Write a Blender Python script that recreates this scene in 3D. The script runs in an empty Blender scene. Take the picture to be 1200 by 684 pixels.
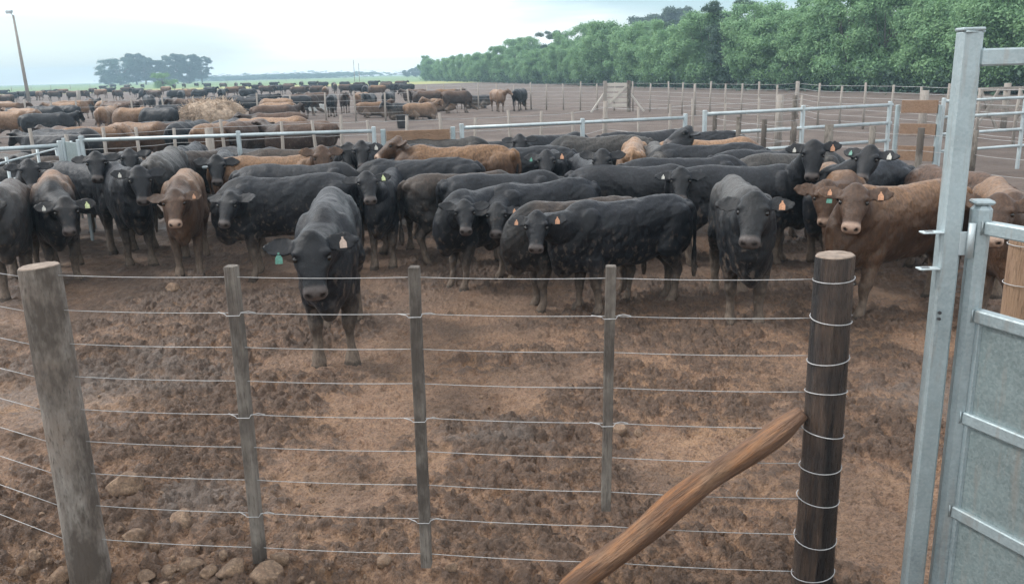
import bpy, math, random
import numpy as np
from mathutils import Vector, Matrix, noise

# ------------------------------------------------------------------ camera, sky, sun, exposure
S = bpy.context.scene
C = S.collection
CAM_H, FOC = 2.2, 995.0
PITCH, ROLL = math.radians(14.6), math.radians(1.5)
_f = np.array([0, math.cos(PITCH), -math.sin(PITCH)]); _r0 = np.array([1., 0, 0]); _u0 = np.cross(_r0, _f)
_R = _r0*math.cos(ROLL) - _u0*math.sin(ROLL); _U = _r0*math.sin(ROLL) + _u0*math.cos(ROLL)
cam_d = bpy.data.cameras.new("camera"); cam = bpy.data.objects.new("camera", cam_d); C.objects.link(cam)
cam_d.sensor_width = 36.0; cam_d.lens = FOC/1200*36.0; cam_d.clip_start = 0.1; cam_d.clip_end = 6000
cam.matrix_world = Matrix(((_R[0], _U[0], -_f[0], 0), (_R[1], _U[1], -_f[1], 0), (_R[2], _U[2], -_f[2], CAM_H), (0, 0, 0, 1)))
S.camera = cam

SUN_EL, SUN_AZ = math.radians(46), math.radians(282)      # azimuth measured clockwise from +Y
world = bpy.data.worlds.new("World"); S.world = world; world.use_nodes = True
nt = world.node_tree; nt.nodes.clear()
def N(t, typ, **kw):
    n = t.nodes.new(typ)
    for k, v in kw.items(): setattr(n, k, v)
    return n
out = N(nt, "ShaderNodeOutputWorld"); bg = N(nt, "ShaderNodeBackground"); bg.inputs[1].default_value = 0.1
sky = N(nt, "ShaderNodeTexSky", sky_type='NISHITA', sun_disc=False); sky.sun_elevation = SUN_EL; sky.sun_rotation = SUN_AZ
tc = N(nt, "ShaderNodeTexCoord"); mp = N(nt, "ShaderNodeMapping"); mp.inputs['Scale'].default_value = (1.0, 1.0, 7.0)
nz = N(nt, "ShaderNodeTexNoise"); nz.inputs['Scale'].default_value = 1.9; nz.inputs['Detail'].default_value = 5; nz.inputs['Roughness'].default_value = .5
mp.inputs['Location'].default_value = (0.35, 0.2, 0.55)
rp = N(nt, "ShaderNodeValToRGB"); rp.color_ramp.elements[0].position = .25; rp.color_ramp.elements[1].position = .45
rp.color_ramp.elements[0].color = (.35,)*3 + (1,); rp.color_ramp.elements[1].color = (1, 1, 1, 1)
mx = N(nt, "ShaderNodeMix", data_type='RGBA'); mx.inputs[7].default_value = (9.9, 10.1, 10.2, 1)
sc = N(nt, "ShaderNodeMix", data_type='RGBA', blend_type='MULTIPLY'); sc.inputs[0].default_value = 1; sc.inputs[7].default_value = (.80, .90, 1.0, 1)
nt.links.new(tc.outputs['Generated'], mp.inputs[0]); nt.links.new(mp.outputs[0], nz.inputs[0]); nt.links.new(nz.outputs[0], rp.inputs[0])
nrm = N(nt, "ShaderNodeVectorMath", operation='NORMALIZE'); nt.links.new(tc.outputs['Generated'], nrm.inputs[0]); cur = rp.outputs[0]
for az, el, zs, rad, amt in ((-30.5, 1.8, 6.5, .30, .8), (15.5, 4.6, 6.0, .34, .95), (60, 30, 1.5, .5, .8), (-80, 40, 1.5, .5, .6)):      # gaps in the cloud: bearing, height
    az, el = math.radians(az), math.radians(el); dv = (math.sin(az)*math.cos(el), math.cos(az)*math.cos(el), math.sin(el))
    sb = N(nt, "ShaderNodeVectorMath", operation='SUBTRACT'); sb.inputs[1].default_value = dv; nt.links.new(nrm.outputs[0], sb.inputs[0])
    ml = N(nt, "ShaderNodeVectorMath", operation='MULTIPLY'); ml.inputs[1].default_value = (1, 1, zs); nt.links.new(sb.outputs[0], ml.inputs[0])
    ln = N(nt, "ShaderNodeVectorMath", operation='LENGTH'); nt.links.new(ml.outputs[0], ln.inputs[0])
    ad = N(nt, "ShaderNodeMath", operation='MULTIPLY_ADD'); nt.links.new(nz.outputs[0], ad.inputs[0]); ad.inputs[1].default_value = -1.1*rad*1.6; nt.links.new(ln.outputs['Value'], ad.inputs[2])
    mr = N(nt, "ShaderNodeMapRange", interpolation_type='SMOOTHSTEP'); nt.links.new(ad.outputs[0], mr.inputs[0]); mr.inputs[1].default_value = rad*.5-.9*rad; mr.inputs[2].default_value = rad-.85*rad; mr.inputs[3].default_value = 1-amt; mr.inputs[4].default_value = 1
    mm = N(nt, "ShaderNodeMath", operation='MULTIPLY'); nt.links.new(cur, mm.inputs[0]); nt.links.new(mr.outputs[0], mm.inputs[1]); cur = mm.outputs[0]
nt.links.new(cur, mx.inputs[0]); nt.links.new(sky.outputs[0], sc.inputs[6]); nt.links.new(sc.outputs[2], mx.inputs[6])
n2_ = N(nt, "ShaderNodeTexNoise"); n2_.inputs['Scale'].default_value = 5; n2_.inputs['Detail'].default_value = 6; nt.links.new(mp.outputs[0], n2_.inputs[0])
cr_ = N(nt, "ShaderNodeValToRGB"); cr_.color_ramp.elements[0].position = .35; cr_.color_ramp.elements[0].color = (.92, .945, .96, 1); cr_.color_ramp.elements[1].position = .6; nt.links.new(n2_.outputs[0], cr_.inputs[0])
m3 = N(nt, "ShaderNodeMix", data_type='RGBA', blend_type='MULTIPLY'); m3.inputs[0].default_value = 1; nt.links.new(mx.outputs[2], m3.inputs[6]); nt.links.new(cr_.outputs[0], m3.inputs[7])
nt.links.new(m3.outputs[2], bg.inputs[0]); nt.links.new(bg.outputs[0], out.inputs[0])
sun_d = bpy.data.lights.new("sun", 'SUN'); sun = bpy.data.objects.new("sun", sun_d); C.objects.link(sun)
sun_d.energy = 1.5; sun_d.angle = math.radians(10); sun_d.color = (1, .96, .9)
sv = Vector((math.sin(SUN_AZ)*math.cos(SUN_EL), math.cos(SUN_AZ)*math.cos(SUN_EL), math.sin(SUN_EL)))
sun.rotation_euler = sv.to_track_quat('Z', 'Y').to_euler()
S.view_settings.view_transform = 'Standard'; S.view_settings.look = 'None'; S.view_settings.exposure = 0.86; S.view_settings.gamma = 1
S.render.engine = 'CYCLES'; S.cycles.max_bounces = 5; S.cycles.diffuse_bounces = 2; S.cycles.glossy_bounces = 2
S.cycles.volume_bounces = 0; S.cycles.transparent_max_bounces = 4; S.cycles.use_denoising = True

# ------------------------------------------------------------------ helpers
def ray(px, py): return _f + _R*(px-600)/FOC + _U*(342-py)/FOC
def P(px, py, z=0.0):
    d = ray(px, py); t = (z-CAM_H)/d[2]; return Vector(d*t + np.array([0, 0, CAM_H]))
def onY(px, py, Y):
    d = ray(px, py); t = Y/d[1]; return Vector(d*t + np.array([0, 0, CAM_H]))

def link_mesh(name, me, mat=None, parent=None):
    o = bpy.data.objects.new(name, me); C.objects.link(o)
    if mat is not None and not me.materials: me.materials.append(mat)
    if parent is not None: o.parent = parent
    return o
def tag(o, label, cat, group=None):
    o['label'] = label; o['category'] = cat
    if group: o['group'] = group
    return o
def thing(name, label, cat, loc=(0, 0, 0), rz=0, group=None):
    o = bpy.data.objects.new(name, None); C.objects.link(o); o.location = loc; o.rotation_euler = (0, 0, rz)
    o.empty_display_size = .1
    return tag(o, label, cat, group)
def np_mesh(name, v, f, smooth=False):
    """v (n,3), f (m,k) numpy"""
    me = bpy.data.meshes.new(name); v = np.asarray(v, np.float32); f = np.asarray(f, np.int32)
    me.vertices.add(len(v)); me.vertices.foreach_set('co', v.ravel())
    k = f.shape[1]; me.loops.add(f.size); me.loops.foreach_set('vertex_index', f.ravel())
    me.polygons.add(len(f)); me.polygons.foreach_set('loop_start', np.arange(0, f.size, k, dtype=np.int32))
    me.update(calc_edges=True)
    if smooth: me.polygons.foreach_set('use_smooth', np.ones(len(f), bool))
    return me

class MB:
    def __init__(s): s.v = []; s.f = []
    def loft(s, rings, cap=True, closed=True):
        n = len(rings[0]); b = len(s.v)
        for r in rings: s.v += [tuple(p) for p in r]
        for i in range(len(rings)-1):
            for j in range(n if closed else n-1):
                a = b+i*n+j; c = b+i*n+(j+1) % n
                s.f.append((a, c, c+n, a+n))
        if cap:
            s.f.append(tuple(b+j for j in range(n))[::-1]); e = b+(len(rings)-1)*n
            s.f.append(tuple(e+j for j in range(n)))
    def tube(s, pts, r, n=8, cap=True):
        pts = [Vector(p) for p in pts]; rs = r if hasattr(r, '__len__') else [r]*len(pts)
        rings = []; prev = None
        for i, p in enumerate(pts):
            t = (pts[min(i+1, len(pts)-1)]-pts[max(i-1, 0)])
            t.normalize()
            if prev is None: a = t.orthogonal().normalized()
            else: a = (prev - t*prev.dot(t)).normalized()
            prev = a; b = t.cross(a)
            rings.append([p + (a*math.cos(2*math.pi*k/n)+b*math.sin(2*math.pi*k/n))*rs[i] for k in range(n)])
        s.loft(rings, cap)
    def box(s, c, size, M=None, bev=0.0):
        c = Vector(c); hx, hy, hz = [q/2 for q in size]; b = len(s.v)
        if bev <= 0:
            for dz in (-hz, hz):
                for dx, dy in ((-hx, -hy), (hx, -hy), (hx, hy), (-hx, hy)):
                    q = Vector((dx, dy, dz)); s.v.append(tuple(c + (M @ q if M else q)))
            for q in ((3, 2, 1, 0), (4, 5, 6, 7), (0, 1, 5, 4), (1, 2, 6, 5), (2, 3, 7, 6), (3, 0, 4, 7)): s.f.append(tuple(b+i for i in q))
            return
        rings = []
        def ring(z, ins):
            ax, ay = hx-ins, hy-ins; k = bev; o = []
            for dx, dy in ((ax, -ay+k), (ax, ay-k), (ax-k, ay), (-ax+k, ay), (-ax, ay-k), (-ax, -ay+k), (-ax+k, -ay), (ax-k, -ay)):
                q = Vector((dx, dy, z)); o.append(c + (M @ q if M else q))
            return o
        s.loft([ring(-hz, bev*.6), ring(-hz+bev, 0), ring(hz-bev, 0), ring(hz, bev*.6)])
    def beam(s, a, b, w, h, bev=.003):
        a = Vector(a); b = Vector(b); x = (b-a).normalized(); y = Vector((0, 0, 1)).cross(x)
        if y.length < 1e-3: y = Vector((0, 1, 0))
        y.normalize(); z = x.cross(y); M = Matrix((x, y, z)).transposed()
        s.box((a+b)/2, ((b-a).length, w, h), M, bev)
    def build(s, name, mat=None, parent=None, smooth=False):
        me = bpy.data.meshes.new(name); me.from_pydata(s.v, [], s.f); me.update()
        if smooth: me.polygons.foreach_set('use_smooth', [True]*len(me.polygons))
        return link_mesh(name, me, mat, parent)

# ------------------------------------------------------------------ materials
def new_mat(name):
    m = bpy.data.materials.new(name); m.use_nodes = True; t = m.node_tree
    b = t.nodes['Principled BSDF']; return m, t, b
def noise_n(t, scale, detail=4, rough=.55, vec=None, stretch=None):
    n = N(t, "ShaderNodeTexNoise"); n.inputs['Scale'].default_value = scale; n.inputs['Detail'].default_value = detail; n.inputs['Roughness'].default_value = rough
    if vec is not None:
        if stretch:
            m = N(t, "ShaderNodeMapping"); m.inputs['Scale'].default_value = stretch; t.links.new(vec, m.inputs[0]); vec = m.outputs[0]
        t.links.new(vec, n.inputs['Vector'])
    return n.outputs[0]
def ramp(t, src, stops):
    r = N(t, "ShaderNodeValToRGB"); e = r.color_ramp.elements
    while len(e) < len(stops): e.new(.5)
    for i, (p, c) in enumerate(stops):
        e[i].position = p; e[i].color = (tuple(c)+(1,)) if hasattr(c, '__len__') else (c, c, c, 1)
    t.links.new(src, r.inputs[0]); return r.outputs[0]
def mixc(t, fac, a, b, mode='MIX'):
    m = N(t, "ShaderNodeMix", data_type='RGBA', blend_type=mode)
    for s_, i in ((fac, 0), (a, 6), (b, 7)):
        if isinstance(s_, (int, float)): m.inputs[i].default_value = s_ if i == 0 else (s_, s_, s_, 1)
        elif isinstance(s_, tuple): m.inputs[i].default_value = s_+(1,) if len(s_) == 3 else s_
        else: t.links.new(s_, m.inputs[i])
    return m.outputs[2]
def math_n(t, op, a, b=None, clamp=False):
    m = N(t, "ShaderNodeMath", operation=op, use_clamp=clamp)
    for s_, i in ((a, 0), (b, 1)):
        if s_ is None: continue
        if isinstance(s_, (int, float)): m.inputs[i].default_value = s_
        else: t.links.new(s_, m.inputs[i])
    return m.outputs[0]
def maprange(t, src, a, b, c=0., d=1.):
    m = N(t, "ShaderNodeMapRange"); t.links.new(src, m.inputs[0])
    for i, q in enumerate((a, b, c, d)): m.inputs[i+1].default_value = q
    return m.outputs[0]
def bump(t, b, h, strength, dist):
    n = N(t, "ShaderNodeBump"); n.inputs['Strength'].default_value = strength; n.inputs['Distance'].default_value = dist
    t.links.new(h, n.inputs['Height']); t.links.new(n.outputs[0], b.inputs['Normal'])
def objco(t): return N(t, "ShaderNodeTexCoord").outputs['Object']
def geo(t): return N(t, "ShaderNodeNewGeometry").outputs['Position']
def sepz(t, v):
    s_ = N(t, "ShaderNodeSeparateXYZ"); t.links.new(v, s_.inputs[0]); return s_.outputs

def galv(name='galvanised', base=(.33, .40, .42), streak=True):
    m, t, b = new_mat(name); p = geo(t)
    big = noise_n(t, 3.2, 5, .6, p); fine = noise_n(t, 55, 3, .6, p)
    v = N(t, "ShaderNodeTexVoronoi"); v.inputs['Scale'].default_value = 110; t.links.new(p, v.inputs['Vector'])
    st = noise_n(t, 9, 4, .6, p, (3, 3, .35))
    c = mixc(t, ramp(t, big, [(.3, .0), (.7, 1.)]), tuple(x*.72 for x in base), tuple(min(1, x*1.15) for x in base))
    c = mixc(t, ramp(t, v.outputs['Color'], [(.2, 0.), (.9, .18)]), c, (.62, .68, .69))
    c = mixc(t, ramp(t, st, [(.55, 0.), (.72, .55)]), c, (.30, .27, .24))
    t.links.new(c, b.inputs['Base Color']); b.inputs['Metallic'].default_value = .45
    t.links.new(ramp(t, fine, [(.3, .38), (.7, .62)]), b.inputs['Roughness'])
    bump(t, b, fine, .25, .004); return m
def wood(name, c1, c2, c3, scale=1., rough=(.7, .95), axis=(14, 14, 1.1), bstr=.9, worldp=False, dark=None, dax=(5, 5, .8)):
    m, t, b = new_mat(name); p = geo(t) if worldp else objco(t)
    g = noise_n(t, 3.2*scale, 7, .68, p, axis); g2 = noise_n(t, 11*scale, 5, .6, p, axis); bg_ = noise_n(t, 3.5, 4, .6, p)
    c = mixc(t, ramp(t, g, [(.32, 0.), (.66, 1.)]), c1, c2)
    c = mixc(t, ramp(t, bg_, [(.45, 0.), (.66, 1.)]), c, c3)
    c = mixc(t, ramp(t, g2, [(.56, 0.), (.7, .75)]), c, tuple(x*.35 for x in c1))
    if dark:
        d = noise_n(t, 2.0, 5, .7, p, dax); c = mixc(t, ramp(t, d, [(.42, 0.), (.56, 1.)]), c, dark)
    t.links.new(c, b.inputs['Base Color']); t.links.new(ramp(t, g2, [(.3, rough[0]), (.7, rough[1])]), b.inputs['Roughness'])
    bump(t, b, math_n(t, 'ADD', g, g2), bstr, .012); return m
def flat(name, c, rough=.6, metal=0., nscale=20, var=.25):
    m, t, b = new_mat(name); n = noise_n(t, nscale, 4, .6, objco(t))
    t.links.new(mixc(t, ramp(t, n, [(.3, 0.), (.7, 1.)]), tuple(x*(1-var) for x in c), tuple(min(1, x*(1+var)) for x in c)), b.inputs['Base Color'])
    b.inputs['Roughness'].default_value = rough; b.inputs['Metallic'].default_value = metal; bump(t, b, n, .2, .003); return m

def coat(name, c1, back, mudamt=1.0, muzzle=(.07, .055, .05), sheen=.02, dustc=(.14, .115, .10), dusta=.5):
    m, t, b = new_mat(name); p = objco(t); oi = N(t, "ShaderNodeObjectInfo").outputs['Random']
    add = N(t, "ShaderNodeVectorMath", operation='ADD'); cmb = N(t, "ShaderNodeCombineXYZ"); mu = math_n(t, 'MULTIPLY', oi, 37.)
    t.links.new(mu, cmb.inputs[0]); t.links.new(mu, cmb.inputs[1]); t.links.new(p, add.inputs[0]); t.links.new(cmb.outputs[0], add.inputs[1]); q = add.outputs[0]
    z = sepz(t, p)[2]; at = N(t, "ShaderNodeAttribute"); at.attribute_name = 'zone'; sp = N(t, "ShaderNodeSeparateColor"); t.links.new(at.outputs['Color'], sp.inputs[0])
    big = noise_n(t, 3.0, 5, .6, q); mid = noise_n(t, 11, 5, .65, q); hair = noise_n(t, 42, 4, .7, q, (1., 1., .35)); fine = noise_n(t, 160, 2, .6, q, (1, 1, .3))
    c = mixc(t, ramp(t, big, [(.35, 0.), (.65, 1.)]), tuple(x*.75 for x in c1), tuple(x*1.3 for x in c1))
    bm = math_n(t, 'MULTIPLY', sp.outputs[2], ramp(t, mid, [(.25, .35), (.6, 1.)]))
    c = mixc(t, bm, c, back)
    dm = math_n(t, 'MULTIPLY', ramp(t, math_n(t, 'ADD', math_n(t, 'MULTIPLY', mid, .5), math_n(t, 'MULTIPLY', big, .5)), [(.44, 0.), (.66, 1.)]), dusta)
    c = mixc(t, dm, c, dustc)
    c = mixc(t, ramp(t, hair, [(.36, .6), (.62, 0.)]), c, tuple(x*.25 for x in c1))
    zz = math_n(t, 'ADD', z, math_n(t, 'MULTIPLY', math_n(t, 'SUBTRACT', mid, .5), -.55))
    mud = math_n(t, 'MULTIPLY', maprange(t, zz, .60, .18), .9*mudamt)
    mudc = mixc(t, ramp(t, hair, [(.3, 0.), (.7, 1.)]), (.075, .055, .043), (.19, .145, .11))
    spl = noise_n(t, 19, 4, .6, q, (1, 1, .7)); sm_ = math_n(t, 'MULTIPLY', ramp(t, spl, [(.56, 0.), (.63, .7)]), maprange(t, zz, 1.05, .65)); c = mixc(t, math_n(t, 'MULTIPLY', sm_, mudamt), c, (.10, .075, .058))
    c = mixc(t, mud, c, mudc)
    c = mixc(t, sp.outputs[0], c, muzzle); c = mixc(t, sp.outputs[1], c, (.006, .005, .005))
    t.links.new(c, b.inputs['Base Color'])
    r = mixc(t, sp.outputs[0], mixc(t, mud, ramp(t, mid, [(.3, .34), (.7, .56)]), .85), .28); t.links.new(r, b.inputs['Roughness'])
    b.inputs['Specular IOR Level'].default_value = .30
    b.inputs['Sheen Weight'].default_value = sheen; b.inputs['Sheen Roughness'].default_value = .45; b.inputs['Sheen Tint'].default_value = (.75, .85, 1, 1)
    bump(t, b, math_n(t, 'ADD', math_n(t, 'MULTIPLY', hair, .6), math_n(t, 'ADD', math_n(t, 'MULTIPLY', fine, .4), math_n(t, 'MULTIPLY', mid, 1.6))), .6, .014)
    return m
BK = (.0012, .0024, .0055)
NK = (.075, .062, .058)
COATS = {
 'k':  coat('black_coat', BK, (.017, .020, .027), dustc=(.026, .026, .030), dusta=.5, muzzle=NK),
 'kb': coat('black_coat_brown_back', BK, (.30, .155, .075), dustc=(.07, .058, .05), muzzle=NK),
 'kg': coat('black_coat_grey_back', (.004, .0055, .008), (.085, .077, .07), dustc=(.035, .032, .031), dusta=.5, muzzle=NK),
 'kd': coat('dusty_black_coat', (.008, .008, .009), (.08, .056, .042), dustc=(.05, .039, .033), dusta=.6, muzzle=NK),
 'b':  coat('red_brown_coat', (.072, .038, .022), (.29, .16, .08), muzzle=(.36, .25, .19), dustc=(.14, .08, .048)),
 'bd': coat('dark_brown_coat', (.034, .020, .015), (.13, .07, .042), muzzle=(.28, .2, .165), dustc=(.09, .06, .045)),
 't':  coat('tan_coat', (.15, .085, .048), (.36, .21, .115), muzzle=(.38, .28, .22), dustc=(.3, .2, .14)),
}
M_eye = flat('eye_gloss', (.008, .006, .005), .08, 0, 5)
M_tag = {'orange': flat('orange_tag', (.40, .20, .11), .4, 0, 60, .38), 'yellow': flat('yellow_tag', (.42, .47, .24), .4, 0, 60, .38),
         'white': flat('white_tag', (.42, .41, .37), .4, 0, 60, .38), 'green': flat('green_tag', (.06, .20, .15), .4, 0, 60, .38), 'pink': flat('pale_orange_tag', (.42, .32, .26), .4, 0, 60, .2)}
M_galv = galv(); M_galv_sheet = galv('galvanised_sheet', (.22, .28, .285)); M_pipe = galv('galvanised_pipe', (.42, .48, .50))
M_wire = flat('fence_wire', (.40, .40, .40), .65, .1, 40, .2)
M_post = wood('weathered_post', (.16, .135, .115), (.30, .275, .245), (.19, .15, .12), axis=(9, 9, 2.0), bstr=.9, dark=(.085, .07, .058), dax=(2.2, 2.2, 1.0))
M_dropper = wood('dropper_wood', (.15, .13, .11), (.25, .225, .195), (.12, .10, .085), dark=(.075, .063, .053), dax=(2, 2, 1.2))
M_dark = wood('oiled_post', (.040, .029, .024), (.125, .085, .062), (.03, .026, .026), rough=(.2, .45), dark=(.014, .013, .014), dax=(5, 5, .5))
M_brace = wood('brace_wood', (.12, .07, .045), (.46, .20, .075), (.29, .175, .105), rough=(.45, .75), axis=(1.0, 14, 14), bstr=1., dark=(.14, .075, .045), dax=(.9, 8, 8))
M_end = flat('cut_end', (.22, .17, .135), .8, 0, 30, .35)
M_board = wood('brown_board', (.20, .12, .075), (.29, .185, .12), (.24, .16, .11), axis=(1, 10, 10))
M_fpost = wood('far_post', (.22, .19, .165), (.36, .33, .30), (.28, .25, .22))
M_bark = wood('tree_bark', (.10, .085, .07), (.17, .15, .13), (.13, .12, .10))
M_hay = flat('hay', (.40, .31, .235), .95, 0, 5, .5)
M_plast = flat('dark_plastic', (.03, .03, .032), .5)
M_rock = flat('tan_stone', (.33, .23, .15), .9, 0, 7, .4)

def leafmat(name, a, b_):
    m, t, b = new_mat(name); n = noise_n(t, .9, 4, .6, geo(t)); n2 = noise_n(t, 7, 2, .5, geo(t))
    c = mixc(t, ramp(t, n, [(.32, 0.), (.68, 1.)]), a, b_); c = mixc(t, ramp(t, n2, [(.4, 0.), (.8, .4)]), c, tuple(x*1.6 for x in b_))
    t.links.new(c, b.inputs['Base Color']); b.inputs['Roughness'].default_value = .6
    b.inputs['Specular IOR Level'].default_value = .25
    b.inputs['Transmission Weight'].default_value = 0
    tr = N(t, "ShaderNodeBsdfTranslucent"); t.links.new(c, tr.inputs[0]); ms = N(t, "ShaderNodeMixShader"); ms.inputs[0].default_value = .35
    o = t.nodes['Material Output']; t.links.new(b.outputs[0], ms.inputs[1]); t.links.new(tr.outputs[0], ms.inputs[2]); t.links.new(ms.outputs[0], o.inputs[0]); return m
M_leaf = leafmat('light_green_leaves', (.125, .24, .125), (.25, .40, .20))
M_leafd = leafmat('dark_green_leaves', (.05, .095, .07), (.085, .14, .095))
M_leafg = leafmat('grey_green_leaves', (.05, .085, .065), (.095, .135, .10))

# ------------------------------------------------------------------ ground
def vnoise(x, y, seed=0):
    xi = np.floor(x).astype(np.int64); yi = np.floor(y).astype(np.int64); xf = x-xi; yf = y-yi
    def h(a, b):
        n = (a*374761393 + b*668265263 + seed*974634777) & 0xffffffff; n = ((n ^ (n >> 13))*1274126177) & 0xffffffff
        return ((n ^ (n >> 16)) & 0xffff)/65535.
    u = xf*xf*(3-2*xf); v = yf*yf*(3-2*yf)
    return (h(xi, yi)*(1-u)+h(xi+1, yi)*u)*(1-v) + (h(xi, yi+1)*(1-u)+h(xi+1, yi+1)*u)*v
def fbm(x, y, o=4, seed=0):
    s_ = 0; a = .5
    for i in range(o): s_ = s_ + a*vnoise(x*2**i, y*2**i, seed+i*17); a *= .5
    return s_
def clods(x, y, cell, seed):
    """rounded irregular lumps, one or none a cell"""
    gx = x/cell; gy = y/cell; xi = np.floor(gx).astype(np.int64); yi = np.floor(gy).astype(np.int64); best = np.zeros_like(x)
    for dx in (-1, 0, 1):
        for dy in (-1, 0, 1):
            a = xi+dx; b = yi+dy
            n = (a*374761393 + b*668265263 + seed*974634777) & 0xffffffff; n = ((n ^ (n >> 13))*1274126177) & 0xffffffff; n = n ^ (n >> 16)
            r1 = (n & 0x3ff)/1023.; r2 = ((n >> 10) & 0x3ff)/1023.; r3 = ((n >> 20) & 0x3ff)/1023.
            th = r3*6.28; ex = (gx-a-r1); ey = (gy-b-r2); c, s_ = np.cos(th), np.sin(th)
            u = (ex*c+ey*s_)/(.35+.45*r2); v = (-ex*s_+ey*c)/(.3+.3*r1)
            d = 1-u*u-v*v
            best = np.maximum(best, np.sqrt(np.clip(d, 0, 1))*(.25+.75*r3)*(r1 > .2))
    return best
def ground_h(x, y, full=False):
    x = np.asarray(x, float); y = np.asarray(y, float)
    d = np.hypot(x, y); nf = np.clip(1-(d-9)/11, 0, 1); mf = np.clip(1-(d-20)/60, 0, 1)
    wx = x+.10*fbm(x*5, y*5, 2, 5); wy = y+.10*fbm(x*5+9, y*5, 2, 8)
    wx = wx+.02*fbm(x*26, y*26, 2, 15); wy = wy+.02*fbm(x*26+9, y*26, 2, 18)
    wx = wx+.034*(fbm(x*24, y*24, 3, 25)-.45); wy = wy+.034*(fbm(x*24+5, y*24, 3, 28)-.45)
    rough = np.clip(fbm(x*1.1+3, y*1.1, 4, 44)*3.6-.85, .30, 1)
    h = .07*(fbm(x*.9, y*.9, 3, 1)-.45)*mf + .045*(fbm(x*4.5, y*4.5, 3, 2)-.45)*mf
    pl = lambda q: np.minimum(q, .55)+.25*np.clip(q-.55, 0, 1)
    k1, k2, k3 = pl(clods(wx, wy, .12, 3)), pl(clods(wx+7, wy, .064, 4)), pl(clods(wx+3, wy+1, .034, 6))
    vr = np.clip(fbm(x*2.3+7, y*2.3, 3, 61)*3.2-.9, .15, 1.25); k2 = k2*vr; k3 = k3*(1.3-.6*vr)
    if full: return rough*(k1*.9+k2+k3*.6)
    h = h + nf*(rough*(.050*k1 + .050*k2 + .036*k3) + .007*k3)
    hp = clods(wx+11, wy+4, .24, 9); h = h - .07*nf*np.clip(hp-.35, 0, 1)
    h = h + nf*(.3+.7*rough)*.022*(1-np.abs(2*fbm(x*21, y*21, 4, 7)-.95)*1.6)
    h = h - .26*np.exp(-(((x+2.03)/.42)**2+((y-3.22)/.42)**2))      # worn hollow at the foot of the corner post
    return h-.01
def axis(lo, hi, step, near_hi, g1, far, g2):
    a = list(np.arange(lo, hi, step)); s_ = step
    while a[-1] < near_hi: s_ = s_*(1+g1*step/ s_ ) + g1*s_*0; s_ = step + g1*(a[-1]-hi+step); a.append(a[-1]+s_)
    while a[-1] < far: s_ *= 1+g2; a.append(a[-1]+s_)
    return np.array(a)
yy = axis(1.9, 5.8, .0105, 22, .0085, 1050, .07); yy = np.concatenate([np.array([-60, -25, -10, -4, -1, .4, 1.1, 1.6]), yy])
xp = axis(0, 3.6, .0115, 15, .014, 1000, .14); xx = np.concatenate([-xp[:0:-1], xp])
X, Y = np.meshgrid(xx, yy); Z = ground_h(X, Y)
nx, ny = len(xx), len(yy)
idx = np.arange(nx*ny).reshape(ny, nx)
F = np.stack([idx[:-1, :-1], idx[:-1, 1:], idx[1:, 1:], idx[1:, :-1]], -1).reshape(-1, 4)
gme = np_mesh('ground', np.stack([X, Y, Z], -1).reshape(-1, 3), F, True)
_ca = gme.attributes.new('clod', 'FLOAT', 'POINT'); _ca.data.foreach_set('value', ground_h(X, Y, True).astype(np.float32).ravel())
def gz(x, y): return float(ground_h(np.array([x]), np.array([y]))[0])

m, t, b = new_mat('mud_and_field'); p = geo(t); px_, py_, pz_ = sepz(t, p)
n1 = noise_n(t, .55, 6, .62, p); n2 = noise_n(t, 2.6, 6, .65, p); n3 = noise_n(t, 16, 6, .72, p); n4 = noise_n(t, 70, 4, .7, p); n5 = noise_n(t, 1.3, 5, .6, p, (1, 1, 1))
cl = N(t, "ShaderNodeAttribute"); cl.attribute_name = 'clod'; cl = cl.outputs['Fac']
c = mixc(t, ramp(t, n3, [(.36, 0.), (.62, 1.)]), (.30, .175, .112), (.52, .325, .21))      # trodden soil
c = mixc(t, ramp(t, n2, [(.48, 0.), (.64, .7)]), c, (.66, .40, .235))                 # drier orange tan crust
clm = math_n(t, 'ADD', cl, math_n(t, 'MULTIPLY', math_n(t, 'SUBTRACT', n3, .5), 1.2))
c = mixc(t, ramp(t, clm, [(.25, 0.), (.55, .85)]), c, mixc(t, n3, (.065, .042, .032), (.27, .172, .118)))  # dung clods
c = mixc(t, ramp(t, n5, [(.46, 0.), (.62, .65)]), c, (.14, .096, .073))
c = mixc(t, ramp(t, n4, [(.34, .65), (.54, 0.)]), c, (.06, .042, .033))
c = mixc(t, math_n(t, 'MULTIPLY', maprange(t, math_n(t, 'ADD', py_, math_n(t, 'MULTIPLY', n2, 2.4)), 7.6, 10.2), .55), c, mixc(t, n3, (.05, .036, .03), (.15, .11, .088)))   # dung-soaked mud where the herd stands
hz_ = maprange(t, pz_, -.03, .02)
for qx, qy, rr_ in ((-3.1, 6.0, 1.1), (-1.6, 4.15, .35), (2.9, 5.2, .6), (-.1, 4.9, .4)):
    dx = math_n(t, 'SUBTRACT', px_, qx); dy = math_n(t, 'MULTIPLY', math_n(t, 'SUBTRACT', py_, qy), 1.3)
    dd_ = math_n(t, 'SQRT', math_n(t, 'ADD', math_n(t, 'MULTIPLY', dx, dx), math_n(t, 'MULTIPLY', dy, dy)))
    dd_ = math_n(t, 'ADD', dd_, math_n(t, 'MULTIPLY', math_n(t, 'SUBTRACT', math_n(t, 'ADD', math_n(t, 'MULTIPLY', n2, .6), math_n(t, 'MULTIPLY', n3, .4)), .5), 5*rr_))
    c = mixc(t, math_n(t, 'MULTIPLY', maprange(t, dd_, rr_, rr_*.3), .6), c, (.24, .20, .175))   # pale slurry
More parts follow.
